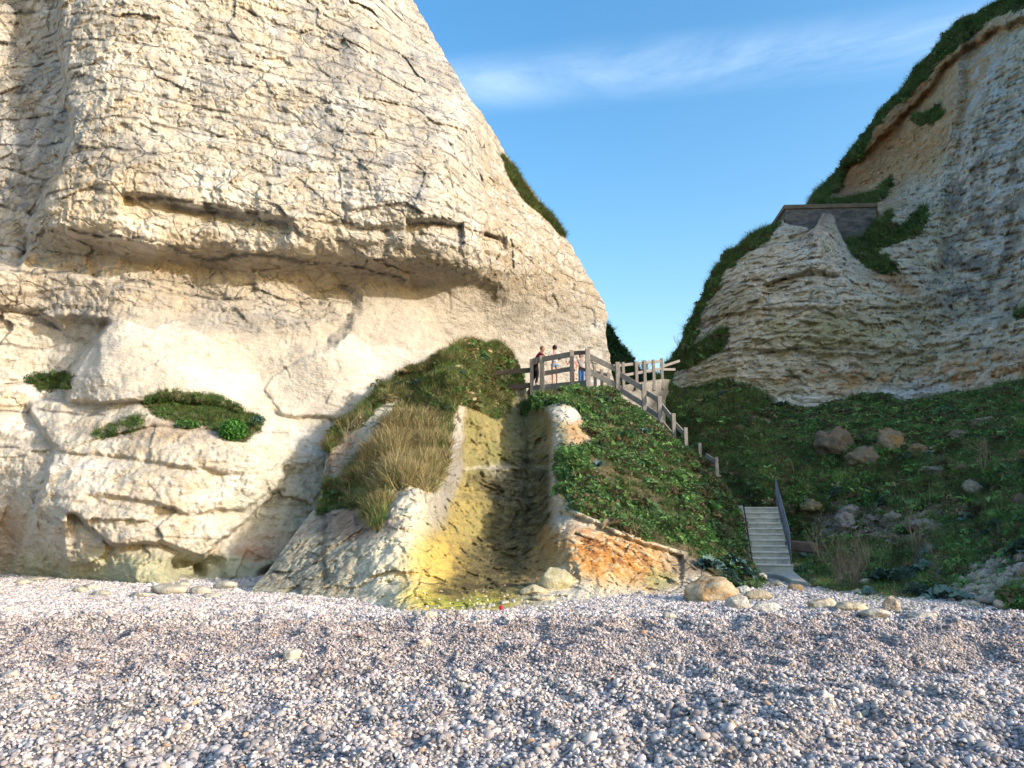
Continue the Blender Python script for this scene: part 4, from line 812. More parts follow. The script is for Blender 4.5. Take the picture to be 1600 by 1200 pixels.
# rocks in the green hollow (px, row, w, h, distance)
for px, py, Y, w, h, lab, c, c2 in (
    (1302, 694, 28.6, 58, 46, 'darkest large rock left of the grassy hollow rocks', (.22, .18, .14), (.32, .20, .09)),
    (1346, 714, 27.4, 48, 32, 'brown wedge rock lying below the two big rocks', (.27, .22, .15), G2),
    (1391, 691, 27.6, 40, 42, 'tall rock with orange lichen in the hollow', (.32, .26, .18), (.42, .25, .08)),
    (1434, 702, 26.8, 26, 16, 'small orange-brown rock right of the tall lichen rock', (.30, .22, .14), O2),
    (1534, 659, 28.0, 36, 16, 'flat pale rock high on the green slope', (.32, .28, .24), G2),
    (1499, 679, 27.0, 26, 16, 'small pinkish rock high on the green slope', (.30, .23, .18), G2),
    (1461, 734, 25.4, 36, 16, 'grey slanted slab rock mid slope', (.34, .32, .29), G2),
    (1508, 732, 24.6, 30, 14, 'brown rock right of the slanted slab', (.32, .23, .15), G2),
    (1520, 761, 23.4, 26, 22, 'pale pointed rock lower on the right slope', (.42, .36, .27), W2),
    (1270, 789, 25.4, 34, 18, 'yellowish rock high above the brown beam', (.36, .31, .17), G2),
    (1326, 797, 24.9, 30, 20, 'grey tilted rock at the top of the bare bank', (.40, .38, .33), G2),
    (1322, 816, 24.4, 32, 26, 'pinkish white rock in the bare bank', (.42, .36, .33), G2),
    (1394, 810, 23.8, 30, 20, 'buff rock in the middle of the bare bank', (.36, .32, .24), G2),
    (1440, 818, 22.6, 26, 16, 'whitish rock right in the bare bank', (.42, .38, .34), G2),
    (1548, 797, 21.6, 30, 8, 'thin brown ledge rock under green growth', (.32, .26, .19), G2),
    (1294, 832, 24.8, 24, 16, 'small yellow-grey rock low in the bare bank', (.30, .28, .19), G2),
    (1597, 712, 23.4, 16, 22, 'rusty rock at the right edge of the slope', (.34, .20, .12), O2),
    (1598, 782, 20.6, 20, 24, 'reddish-brown rock low at the right edge of the slope', (.26, .17, .12), G2)):
    boulder(px, py, 'slope', w*1.15, h*1.2, lab, tuple(np.array(c)*.72), tuple(np.array(c2)*.8), cat='rock', name='rock', rough=.16, cuts=12, tilt=((px*13) % 7-3)*.07)
# stones at the foot of the left cliff
for px, py, w, h, lab in ((34, 909, 22, 9, 'small blue-grey stone at far left of the cliff foot'), (56, 904, 34, 6, 'thin flat slab at the cliff foot near the left edge'), (143, 917, 30, 9, 'grey-white stone left in the shaded strip'), (126, 921, 22, 9, 'bluish stone beside the grey-white stone'), (160, 927, 30, 8, 'tan flat stone at the sunlit edge of the strip'),
    (220, 929, 34, 9, 'cream flat stone at the edge of the shaded strip'), (264, 920, 50, 16, 'square-cut pale block, largest in the shaded strip'), (313, 922, 30, 11, 'rounded pale stone right of the square block'), (353, 914, 36, 12, 'wedge-shaped greyish slab under the cliff'), (331, 930, 30, 6, 'thin flat stone below the rounded one'), (389, 914, 22, 8, 'bluish slab nearest the spur toe'), (285, 913, 24, 8, 'small stone tucked behind the square block')):
    boulder(px, py, None, w, h*1.3, lab, (.46, .43, .36), (.34, .31, .25), cat='stone', name='stone', cuts=10 if 'square' not in lab else 6, seed=int(px)+3, sub=3)
# rocks at the gully mouth
boulder(866, 905, 16.3, 52, 44, 'large yellow-grey rock leaning at the gully mouth', (.46, .42, .28), (.40, .36, .18), cuts=9)
boulder(833, 921, 15.9, 42, 20, 'pale rock left of the large one in the gully mouth', (.52, .46, .32), (.4, .34, .2))
boulder(846, 934, 15.3, 36, 12, 'low pale ledge rock in front of the gully mouth', (.50, .46, .34), W2)
boulder(672, 959, None, 26, 15, 'rounded white stone at the lip of the yellow pool', (.52, .49, .43), W2, cat='stone', name='stone')
for k, (px, py, w) in enumerate(((700, 957, 14), (716, 956, 13), (733, 953, 12), (752, 950, 14), (768, 947, 12), (786, 942, 16), (650, 958, 12), (800, 940, 12))):
    q_ = ('first small stone right of the rounded white stone at the pool lip', 'second small stone right of the rounded white stone at the pool lip', 'small stone in the middle of the row edging the yellow pool', 'small stone left of the red scrap, second in the row', 'small stone touching the left side of the red scrap', 'larger small stone just behind the red scrap', 'small stone left of the rounded white stone at the pool lip', 'last small stone of the row, right of the red scrap')[k]
    boulder(px, py, None, w*1.1, w*.8, q_, (.42, .40, .37), G2, cat='stone', name='stone', group='small stones edging the gully mouth', sub=3)
# larger stones lying on the shingle
for px, py, w, h, lab in ((455, 1020, 26, 22, 'rough cream stone with dark hollows on the shingle at left'), (665, 1001, 19, 15, 'white stone on the shingle below the gully, rear of the pair'), (650, 1022, 12, 10, 'small white stone just in front of the rear white one'), (17, 1053, 24, 16, 'cream stone at the left edge of the shingle'),
    (1221, 1149, 24, 22, 'light angular stone nearest the camera on the right'), (1253, 1161, 11, 10, 'small round white stone right of the angular one'), (1351, 1115, 12, 10, 'egg-shaped white stone on the right shingle'), (1341, 1118, 9, 14, 'upright grey pebble beside the egg-shaped stone'), (726, 1072, 16, 14, 'white stone on the middle shingle'), (883, 1092, 20, 10, 'flat bluish white stone on the middle shingle'),
    (178, 1129, 19, 12, 'white oval stone on the left shingle'), (22, 1192, 28, 12, 'bluish flat stone in the bottom left corner'), (1045, 961, 20, 12, 'white stone on top of the beach crest'), (1115, 1174, 14, 14, 'white stone near the bottom edge right of middle'), (930, 1163, 14, 10, 'white stone near the bottom edge middle'), (1420, 1024, 18, 8, 'flat white stone on the upper right shingle'), (1298, 1097, 16, 16, 'grey stone in the right middle shingle'), (512, 1128, 14, 10, 'pale stone left of middle near the bottom')):
    Y = None; boulder(px, py, Y, w, h, lab, (.56, .53, .47), (.42, .38, .32), cat='stone', name='stone', cuts=12, sub=3, rough=.05 if 'rough' not in lab else .16)
bl_ = beam('fallen_beam', V(1234, 852, 23.4), V(1275, 856, 22.9), .35, .30, simple('rusty_concrete', (.16, .11, .09), .9, .3, 3, .02), None, .04)
tag(bl_, 'broken brown concrete beam lying right of the lower stair', 'beam')
rp, rf = rock_mesh(5, 3, 6, .8, .1); o = meshobj('litter_scrap', rp*np.array([.05, .04, .06]), rf, simple('red_plastic', (.65, .02, .06), .4, .1, 9, 0), None, None, True); o.location = (V(783, 952, 14.25)+Vector((0, 0, .02))).to_tuple(); tag(o, 'tiny red plastic scrap lying before the gully mouth', 'litter')

# ================================================================== PEOPLE
def skin(name, chains, mt, parent, sub=2, smooth=True):
    """chains: list of lists of (x,y,z,r); points sharing a place are joined"""
    vs, rs, es, ix = [], [], [], {}
    for ch in chains:
        prev = None
        for (x, y, z, r) in ch:
            k = (round(x, 4), round(y, 4), round(z, 4))
            if k not in ix: ix[k] = len(vs); vs.append(k); rs.append(r)
            if prev is not None and prev != ix[k]: es.append((prev, ix[k]))
            prev = ix[k]
    me = bpy.data.meshes.new(name); me.from_pydata(vs, es, []); o = link(name, me, mt, parent)
    m = o.modifiers.new('skin', 'SKIN'); m.use_smooth_shade = True
    for i, sv in enumerate(me.skin_vertices[0].data):
        rr = rs[i]; sv.radius = rr if hasattr(rr, '__len__') else (rr, rr); sv.use_root = (i == 0)
    o.modifiers.new('sub', 'SUBSURF').render_levels = sub; o.modifiers['sub'].levels = sub
    dg = bpy.context.evaluated_depsgraph_get(); e = o.evaluated_get(dg); nm = bpy.data.meshes.new_from_object(e)
    o.modifiers.clear(); o.data = nm; nm.materials.clear(); nm.materials.append(mt); nm.polygons.foreach_set('use_smooth', np.ones(len(nm.polygons), bool)); return o
SK = {k: simple(k, c, r, .1, 8, 0, col2=c) for k, c, r in (('skin_ruddy', (.42, .20, .14), .6), ('skin_light', (.50, .28, .20), .6), ('cloth_burgundy', (.16, .02, .035), .9), ('cloth_dark', (.02, .02, .025), .9), ('cloth_white', (.55, .53, .52), .9), ('cloth_denim_light', (.22, .32, .50), .9), ('cloth_blue', (.03, .13, .38), .9), ('cloth_grey', (.38, .37, .37), .9), ('hair_dark', (.03, .022, .02), .8), ('hair_cropped', (.16, .09, .07), .9), ('cloth_pink', (.5, .33, .3), .9), ('shoe', (.05, .05, .05), .7), ('shoe_pale', (.4, .38, .36), .8))}
def hand(j, d, side, s=1):
    """five finger chains from the wrist j along direction d"""
    j = Vector(j); d = Vector(d).normalized(); sd = Vector(side).normalized(); palm = j+d*.075*s; out = [[(*j, .022*s), (*palm, (.032*s, .018*s))]]
    for k, (off, ln_) in enumerate(((-.028, .065), (-.010, .078), (.010, .074), (.027, .058))):
        a = palm+sd*off*s; b = a+d*ln_*.55*s; c = b+(d*.6+Vector((0, 0, -.8))).normalized()*ln_*.5*s
        out.append([(*palm, (.032*s, .018*s)), (*(a+d*.012*s), .010*s), (*b, .009*s), (*c, .007*s)])
    t = j+d*.03*s+sd*.03*s; out.append([(*j, .022*s), (*t, .012*s), (*(t+d*.03*s+sd*.025*s), .010*s), (*(t+d*.055*s+sd*.03*s), .008*s)]); return out
def head_chains(n, h, f, s=1):
    """neck point n, head centre h, facing f: skull, jaw, nose and ears"""
    h = Vector(h); f = Vector(f).normalized(); n = Vector(n); sd = f.cross(Vector((0, 0, 1))).normalized(); up = Vector((0, 0, 1)); ch = []
    ch.append([(*n, .055*s), (*(h-up*.06*s), .070*s), (*h, (.082*s, .092*s)), (*(h+up*.065*s), .066*s)])
    ch.append([(*(h-up*.06*s), .070*s), (*(h-up*.065*s+f*.055*s), .038*s)])
    ch.append([(*h, (.082*s, .092*s)), (*(h+f*.085*s-up*.01*s), .018*s), (*(h+f*.108*s-up*.022*s), .010*s)])
    for q in (-1, 1): ch.append([(*h, (.082*s, .092*s)), (*(h+sd*q*.085*s-up*.01*s), .018*s), (*(h+sd*q*.094*s+up*.008*s), .011*s)])
    return ch
def face_bits(h, f, par, s=1):
    h = Vector(h); f = Vector(f).normalized(); sd = f.cross(Vector((0, 0, 1))).normalized()
    for q in (-1, 1):
        v, fc = tube_vf([h+f*.083*s+sd*q*.030*s+Vector((0, 0, .012*s)), h+f*.090*s+sd*q*.030*s+Vector((0, 0, .012*s))], [.011*s, .006*s], 8); o = meshobj('eye', v, fc, SK['hair_dark'], None); o.parent = par
    v, fc = tube_vf([h+f*.088*s-sd*.022*s-Vector((0, 0, .048*s)), h+f*.092*s-Vector((0, 0, .050*s)), h+f*.088*s+sd*.022*s-Vector((0, 0, .048*s))], [.004*s, .007*s, .004*s], 6); o = meshobj('mouth', v, fc, simple('lips', (.35, .12, .1), .6, .1, 9, 0), None); o.parent = par
def hair(h, f, par, mt, s=1, length=0, name='hair', bun=False):
    h = Vector(h); f = Vector(f).normalized(); bm = bmesh.new(); bmesh.ops.create_icosphere(bm, subdivisions=3, radius=1)
    for v in bm.verts:
        d = v.co.copy(); fr = d.dot(f); low = -.15 if fr > .45 else (-.35 if fr > -.1 else -.6)
        if fr > .35: low = .28
        r = .104*s
        z = max(d.z, low-length*(1 if fr < .3 else .0)/.1) if length == 0 else (d.z if d.z > low else low-(low-d.z)*(1+length/.08))
        if fr > .35: z = max(d.z, .28)
        v.co = h-f*.012*s+Vector((d.x*r, d.y*r, z*r+.012*s))
        if d.z < low and fr > .35: v.co = h+Vector((d.x*.07*s, d.y*.07*s, .05*s))
    me = bpy.data.meshes.new(name); bm.to_mesh(me); bm.free(); o = link(name, me, mt, par); me.polygons.foreach_set('use_smooth', np.ones(len(me.polygons), bool))
    if bun:
        P, F = rock_mesh(3, 3, 6, 1, .06); o2 = meshobj('hair_bun', P*.055*s, F, mt, None, None, True); o2.parent = par; o2.location = h-f*.09*s+Vector((0, 0, .06*s))
    return o
def person(loc, label, J, f, cl, s=1, hairlen=0, bun=False, bare_legs=False, bare_arms=False, turn=0, sleeve=.9, group=None):
    """J: joints in metres from the feet; f: facing of the head"""
    r = empty('person', loc, label, 'person', group); r.rotation_euler[2] = turn; r.scale = (s, s, s)
    T = lambda k, rad: (*J[k], rad); sd = (0, 0, 0)
    hp = {q: (J['pelvis'][0]+J['hipw'][0]*q, J['pelvis'][1]+J['hipw'][1]*q, J['pelvis'][2]-.04) for q in (-1, 1)}
    ch = [[T('pelvis', (.125, .10)), T('waist', (.115, .085)), T('chest', (.135, .10)), T('neck', .055)]]; ch += head_chains(J['neck'], J['head'], f)
    for q, n in ((-1, 'l'), (1, 'r')):
        ch.append([T('chest', (.135, .10)), T('sh_'+n, .055), T('el_'+n, .042), T('damp_shade_'+n, .028)]); d = Vector(J['damp_shade_'+n])-Vector(J['el_'+n]); ch += hand(J['damp_shade_'+n], d, d.cross(Vector((0, 0, 1))) if abs(d.normalized().z) < .9 else (0, 1, 0))
        ft = Vector(J['an_'+n])+Vector(J['toe_'+n])
        ch.append([T('pelvis', (.125, .10)), (*hp[q], .085), T('kn_'+n, .055), T('an_'+n, .038), (*ft, .030)])
    skin('body', ch, cl['skin'], r)
    t = [[T('pelvis', (.14, .115)), T('waist', (.132, .105)), T('chest', (.155, .12)), (*(Vector(J['chest']).lerp(Vector(J['neck']), .75)), .075)]]
    for n in 'lr':
        e_ = Vector(J['el_'+n]); w_ = Vector(J['damp_shade_'+n]); s0 = Vector(J['sh_'+n])
        if sleeve > .5: t.append([T('chest', (.155, .12)), T('sh_'+n, .070), T('el_'+n, .056), (*e_.lerp(w_, sleeve), .042)])
        else: t.append([T('chest', (.155, .12)), T('sh_'+n, .072), (*s0.lerp(e_, sleeve*2), .060)])
    skin('top', t, cl['top'], r)
    t = [[T('pelvis', (.145, .12)), (*(Vector(J['pelvis'])+Vector((0, 0, .08))), (.135, .11))]]
    for q, n in ((-1, 'l'), (1, 'r')):
        k_ = Vector(J['kn_'+n]); a_ = Vector(J['an_'+n]); h_ = Vector(hp[q])
        if bare_legs: t.append([T('pelvis', (.145, .12)), (*hp[q], .105), (*h_.lerp(k_, .42), .098)])
        else: t.append([T('pelvis', (.145, .12)), (*hp[q], .10), T('kn_'+n, .070), (*k_.lerp(a_, .92), .055)])
    skin('shorts' if bare_legs else 'trousers', t, cl['legs'], r)
    for n in 'lr':
        a_ = Vector(J['an_'+n]); ft = a_+Vector(J['toe_'+n]); skin('shoe', [[(*(a_+Vector((0, 0, .02))), .046), (*(a_.lerp(ft, .1)-Vector((0, 0, .02))), .048), (*ft, .040)]], cl['shoe'], r, 1)
    face_bits(J['head'], f, r); hair(J['head'], f, r, cl['hair'], 1, hairlen, bun=bun); return r
def stand(lean=0): return dict(pelvis=(0, 0, .92), waist=(.0, 0, 1.08), chest=(0, 0, 1.30), neck=(0, 0, 1.46), head=(0, 0, 1.60), hipw=(.085, 0), sh_l=(-.175, 0, 1.38), sh_r=(.175, 0, 1.38), el_l=(-.24, .03, 1.12), el_r=(.24, .03, 1.12), wr_l=(-.22, .05, .88), wr_r=(.22, .05, .88), kn_l=(-.09, 0, .50), kn_r=(.09, 0, .50), an_l=(-.09, .02, .08), an_r=(.09, .02, .08), toe_l=(-.02, .14, -.03), toe_r=(.02, .14, -.03))
zd = DECK+.003
man = stand(); man.update(pelvis=(-.10, .05, .90), waist=(-.06, .03, 1.07), chest=(.04, 0, 1.28), neck=(.13, -.01, 1.43), head=(.19, -.02, 1.57), hipw=(.03, .08), sh_l=(.03, .15, 1.36), sh_r=(.10, -.16, 1.35), el_l=(.30, .02, 1.17), el_r=(.28, -.20, 1.17), wr_l=(.52, -.10, 1.16), wr_r=(.52, -.22, 1.18), kn_l=(-.12, .12, .48), kn_r=(-.02, -.02, .50), an_l=(-.30, .14, .12), an_r=(-.10, -.02, .08), toe_l=(.10, .02, -.08), toe_r=(.15, 0, -.03))
p = V(841, 603, 30.95); person((p.x, p.y, zd), 'man in burgundy long-sleeved top and dark trousers leaning on the deck rail', man, (1, -.25, -.05), dict(skin=SK['skin_ruddy'], top=SK['cloth_burgundy'], legs=SK['cloth_dark'], shoe=SK['shoe_pale'], hair=SK['hair_cropped']), 1.02)
wo = stand(); wo.update(el_l=(-.27, -.06, 1.16), wr_l=(-.12, -.24, 1.13), el_r=(.28, .0, 1.15), wr_r=(.17, .22, 1.13), head=(.01, .0, 1.60))
p = V(867, 603, 30.75); person((p.x, p.y, zd), 'woman in white top and light blue shorts standing behind the deck rail', wo, (.25, 1, 0), dict(skin=SK['skin_light'], top=SK['cloth_white'], legs=SK['cloth_denim_light'], shoe=SK['shoe_pale'], hair=SK['hair_dark']), 1.0, .03, bun=True, bare_legs=True, turn=.1, sleeve=.85)
kd = stand(); kd.update(el_l=(-.27, -.04, 1.14), wr_l=(-.34, -.10, 1.30))
p = V(895, 598, 30.6); person((p.x, p.y, zd), 'child in pink top and black shorts half hidden behind a fence post', kd, (.3, 1, 0), dict(skin=SK['skin_light'], top=SK['cloth_pink'], legs=SK['cloth_dark'], shoe=SK['shoe'], hair=SK['hair_dark']), .72, .03, bare_legs=True, sleeve=.25)
gd = stand(); gd.update(toe_l=(-.02, -.14, -.03), toe_r=(.02, -.14, -.03), el_l=(-.25, -.02, 1.14), wr_l=(-.16, -.16, 1.02), el_r=(.25, 0, 1.12), wr_r=(.23, -.05, .90))
p = V(908.5, 595, 30.9); person((p.x, p.y, zd), 'dark-haired girl in grey t-shirt and blue trousers facing the beach', gd, (.05, -1, 0), dict(skin=SK['skin_light'], top=SK['cloth_grey'], legs=SK['cloth_blue'], shoe=SK['shoe_pale'], hair=SK['hair_dark']), .80, .07, sleeve=.3)

# ================================================================== PLANTS THAT STAND ALONE
def cabbage_mesh(seed, nl=16):
    g = random.Random(seed); v = []; f = []
    for k in range(nl):
        a = k*2.4+g.uniform(-.3, .3); el = g.uniform(.15, 1.15); ln_ = g.uniform(.6, 1.0); wd = ln_*g.uniform(.26, .38); n0 = len(v); S, Wd = 7, 4; ph = g.uniform(0, 6)
        for i in range(S+1):
            t = i/S; rr = ln_*t; z = math.sin(el)*rr-.45*ln_*t*t*t+.06; x = math.cos(el)*rr*(1+.1*t); w = wd*math.sin(min(1, t*1.05+.08)*math.pi)**.6*(1 if t > .15 else .4)
            for j in range(Wd+1):
                q = (j/Wd-.5)*2; zz_ = z+.06*abs(q)+.05*math.sin(ph+t*11)*q*q*q+.05*math.sin(ph*2+t*17)*abs(q); yy = q*w*(1+.15*math.sin(t*23+ph))
                v.append((math.cos(a)*x-math.sin(a)*yy, math.sin(a)*x+math.cos(a)*yy, zz_))
        for i in range(S):
            for j in range(Wd): b = n0+i*(Wd+1)+j; f.append((b, b+1, b+Wd+2, b+Wd+1))
    me = bpy.data.meshes.new('sea_cabbage'); me.from_pydata(v, [], f); me.materials.append(M['cabbage']); me.polygons.foreach_set('use_smooth', np.ones(len(me.polygons), bool)); return me
CM = [cabbage_mesh(3), cabbage_mesh(8, 13), cabbage_mesh(15, 20)]
def surf(PG, PX_, PY_, px, py):
    d = (PX_-px)**2+(PY_-py)**2; k = np.unravel_index(np.argmin(d), d.shape); return Vector(PG[k].tolist())
def cabbage(px, py, where, size, label, k=0, group=None):
    if isinstance(where, float): p = V(px, py, where)
    else: p = surf(where[0], where[2], where[3], px, py); p.y -= .10
    o = bpy.data.objects.new('sea_cabbage', CM[k % 3]); C.objects.link(o); o.location = p; o.scale = (size,)*3; o.rotation_euler = (random.uniform(.1, .55), random.uniform(-.3, .3), random.uniform(0, 6.28)); return tag(o, label, 'plant', group)
SM = SPUR
for i, (px, py, w, s, lab) in enumerate(((950, 632, SPUR, .38, 'sea cabbage with upright leaves right under the deck corner post'), (878, 634, SPUR, .26, 'thin sea cabbage in the grass below the deck slab'), (1006, 679, SPUR, .40, 'blue-green sea cabbage below the stair fence midway down'),
    (933, 730, SPUR, .30, 'sea cabbage on the upper left of the leafy slope'), (920, 752, SPUR, .28, 'sea cabbage at the gully edge of the leafy slope'), (653, 602, SPUR, .30, 'sea cabbage on the left grassy hump, rightmost of two'), (620, 604, SPUR, .25, 'sea cabbage on the left shoulder of the grassy hump'), (782, 550, SPUR, .28, 'sea cabbage at the top right of the grassy hump'),
    (780, 574, SPUR, .28, 'sea cabbage below the top of the grassy hump'), (667, 755, SPUR, .30, 'sea cabbage under the dry straw grass'), (700, 640, SPUR, .22, 'small sea cabbage above the white gully rim'), (1111, 888, 19.0, .5, 'tall sea cabbage behind the largest ochre boulder'),
    (1150, 886, 19.6, .5, 'spreading sea cabbage left of the stair foot'), (1168, 903, 18.6, .45, 'low sea cabbage against the stair foot'), (1140, 905, 18.2, .4, 'sea cabbage between the ochre boulder and the stair'), (963, 818, SPUR, .25, 'sea cabbage above the rusty rock face'), (720, 585, SPUR, .24, 'sea cabbage in the middle of the grassy hump'))):
    cabbage(px, py, w, s, lab, i)
for i, (px, py, s, lab) in enumerate(((1220, 640, .6, 'sea cabbage against the white foot of the right cliff'), (1195, 628, .4, 'sea cabbage left of the one at the white cliff foot'), (1127, 622, .5, 'sea cabbage high behind the stair fence'), (1330, 645, .4, 'sea cabbage above the darkest rock'), (1415, 722, .5, 'sea cabbage below the tall lichen rock'), (1310, 775, .5, 'sea cabbage over the yellowish rock'),
    (1383, 788, .45, 'sea cabbage at the top of the bare bank'), (1447, 712, .3, 'small sea cabbage right of the small orange rock'), (1592, 733, .45, 'sea cabbage at the right edge of the slope'), (1260, 880, .5, 'sea cabbage beside the stair apron'), (1275, 893, .45, 'sea cabbage before the dead bush'), (1380, 910, .55, 'sea cabbage under the dead stems, leftmost'), (1410, 915, .6, 'sea cabbage under the dead stems, in the middle'), (1440, 900, .6, 'sea cabbage under the dead stems, higher right'),
    (1430, 935, .5, 'sea cabbage right of the grey-brown boulder'), (1465, 938, .5, 'sea cabbage above the low white boulder'), (1500, 946, .45, 'sea cabbage at the beach edge on the right'), (1540, 845, .5, 'sea cabbage by the thin brown ledge'), (1555, 830, .45, 'sea cabbage right of the thin brown ledge'), (1515, 815, .45, 'sea cabbage below the pale pointed rock'), (1595, 862, .5, 'sea cabbage on the right edge above the bare slope'), (1450, 872, .5, 'sea cabbage right of the dead stems'), (1350, 935, .4, 'sea cabbage behind the long cream boulder'))):
    cabbage(px, py, BOWL, s, lab, i)
def twigs(p, h, nst, seed, mt, name, label, spread=.35, depth=2, r0=.010, cat='dead plant'):
    g = random.Random(seed); mb = MB()
    def br(a, d, ln_, r, dep):
        pts = [a]; 
        for i in range(3): d = (d+Vector((g.uniform(-.2, .2), g.uniform(-.2, .2), g.uniform(-.05, .12)))).normalized(); pts.append(pts[-1]+d*ln_/3)
        mb.add(tube_vf(pts, [r, r*.85, r*.7, r*.45], 4))
        if dep > 0:
            for k in range(g.randint(2, 4)): q = pts[g.randint(1, 3)]; br(q, (d+Vector((g.uniform(-.8, .8), g.uniform(-.8, .8), g.uniform(-.1, .6)))).normalized(), ln_*g.uniform(.4, .65), r*.6, dep-1)
    for k in range(nst):
        a = g.uniform(0, 6.28); br(Vector((math.cos(a)*.06, math.sin(a)*.06, 0))*g.uniform(.3, 2), Vector((math.cos(a)*spread*g.uniform(.2, 1.4), math.sin(a)*spread*g.uniform(.2, 1.4), 1)).normalized(), h*g.uniform(.6, 1), r0, depth)
    o = mb.build(name, mt); o.location = p; return tag(o, label, cat)
def bp(px, py): return surf(BOWL[0], BOWL[2], BOWL[3], px, py)-Vector((0, .15, .05))
twigs(bp(1322, 925), 1.0, 24, 1, M['twig'], 'dead_bush', 'bushy grey dead shrub in front of the bare bank', .6, 3, .0055)
twigs(bp(1432, 900), 1.5, 11, 2, M['twig'], 'dead_bush', 'tall clump of brown dead stems in the hollow', .16, 1, .008)
twigs(bp(1283, 890), 1.6, 2, 3, M['stalk'], 'dead_stalk', 'lone forked pale stalk beside the lower stair', .10, 2, .011)
twigs(bp(1358, 890), 1.5, 3, 4, M['stalk'], 'dead_stalk', 'leaning pale stalks right of the dead shrub', .35, 1, .009)
twigs(bp(1533, 742), .9, 4, 5, M['stalk'], 'dead_stalk', 'pale forked stalk high on the right slope', .25, 2, .011)
twigs(bp(1446, 795), 1.4, 1, 6, M['stalk'], 'dead_stalk', 'thin single stalk below the slanted slab rock', .05, 0, .010)
twigs(bp(1239, 745), 1.0, 1, 7, M['stalk'], 'dead_stalk', 'thin stalk above the lower stair handrail', .05, 1, .009)
twigs(bp(1460, 920), .8, 4, 8, M['twig'], 'dead_stalk', 'reddish dead stems near the beach edge', .3, 2, .008)
twigs(surf(SPUR[0], SPUR[2], SPUR[3], 545, 700)-Vector((0, .1, .1)), 1.0, 5, 9, M['stalk'], 'dead_stalk', 'pinkish dry stalks on the left flank of the spur', .25, 2, .010)
twigs(V(1003, 592, 58), 1.0, 12, 10, M['twig'], 'far_tree', 'small dark bare tree seen through the far ramp fence', .4, 3, .03, 'tree')
twigs(V(1064, 548, 41.0), .7, 7, 12, M['twig'], 'dead_bush', 'bare bush on the dark crest right of the gap', .4, 2, .008)

# ================================================================== GROWTH THAT NOBODY COULD COUNT
def euler_for(nr, amount, g):
    up = np.array([0, 0, 1.]); n = nr*amount+up*(1-amount); n /= np.linalg.norm(n, axis=1)[:, None]
    rx = np.arctan2(-n[:, 1], n[:, 2]); ry = np.arcsin(np.clip(n[:, 0], -1, 1)); rz = g.uniform(0, 6.28, len(n)); return np.stack([rx+g.normal(0, .34, len(n)), ry+g.normal(0, .34, len(n)), rz], -1)
def veg(name, P, mask, count, seed, hfun, cfun, kfun, label, cat, am=.45, sink=.04):
    p, nrm, i, j = sample(P, mask, count, seed); g = np.random.default_rng(seed+5)
    nf = fbm(p*.9, 3, seed); nf2 = fbm(p*3.1+9, 2, seed+1); k = kfun(p, nf, nf2, g, i, j); h = hfun(p, nf, nf2, g, k, i, j); c = cfun(p, nf, nf2, g, k, i, j)
    wd = h*g.uniform(.8, 1.3, count); s = np.stack([wd, wd, h], -1); return gn_scatter(name, p-nrm*sink, euler_for(nrm, am, g), s, c, k, grass_col, label, cat)
GRN = np.array([(.045, .085, .022), (.06, .11, .03), (.03, .065, .022), (.085, .12, .035)]); HRB = np.array([(.045, .10, .03), (.07, .13, .04), (.04, .08, .035)]); BRN = np.array([(.13, .10, .055), (.17, .14, .08), (.10, .075, .045)]); STR = np.array([(.44, .36, .20), (.50, .42, .24), (.34, .30, .15)])
def pick(tab, g, n): return tab[g.integers(0, len(tab), n)]*g.uniform(.75, 1.3, (n, 1))
# spur
PM, vegM, SX, SY, _ = SPUR
dryM = blob(SX, SY, 625, 725, 75, 85, 14*perlin(np.stack([SX.ravel()/25, SY.ravel()/25, SX.ravel()*0], -1), 6).reshape(SX.shape)*2, 0, 25, .6)
def k_spur(p, a, b, g, i, j):
    x = SX[i, j]; r = g.random(len(p)); herb = (x > 835)&(a+.25*b > -.10)&(r < .45); herb = herb | ((x < 835)&(r < .04)&(dryM[i, j] < .5)); return np.where(herb, g.integers(3, 6, len(p)), g.integers(0, 3, len(p)))
def h_spur(p, a, b, g, k, i, j): dr = dryM[i, j]; return np.where(k > 2, g.uniform(.2, .45, len(p)), g.uniform(.14, .30, len(p))*(1+.7*dr))*np.clip(1+1.3*a+.6*b, .4, 1.6)
def c_spur(p, a, b, g, k, i, j):
    n = len(p); x, y = SX[i, j], SY[i, j]; c = 1.1*np.where((k > 2)[:, None], pick(HRB, g, n)*np.clip(1.9+1.5*b, .9, 3)[:, None], pick(GRN, g, n)*np.clip(1.9+1.8*a, .9, 3)[:, None]); r = g.random(n)
    bt = ((b+a) > .12)&(r < .38)&(x > 900)|((x > 1060)&(y < 800)&(r < .35)); c = np.where(bt[:, None], pick(BRN, g, n), c)
    ol = (x < 830)&(r < .30+1.2*a); c = np.where(ol[:, None], pick(np.array([(.14, .12, .05), (.18, .15, .06), (.10, .11, .04)]), g, n), c)
    d = (g.random(n) < dryM[i, j]*.7+.22*(x < 800)*(b > -.05)); d = d | ((x > 835)&(k < 3)&(g.random(n) < .22)); return np.where(d[:, None], pick(STR, g, n), c)
veg('grass', PM, vegM*(SY < 930)*(1+.5*(SX<830)), 38000, 201, h_spur, c_spur, k_spur, 'grass and low herbs covering both humps of the central spur', 'grass', .2)
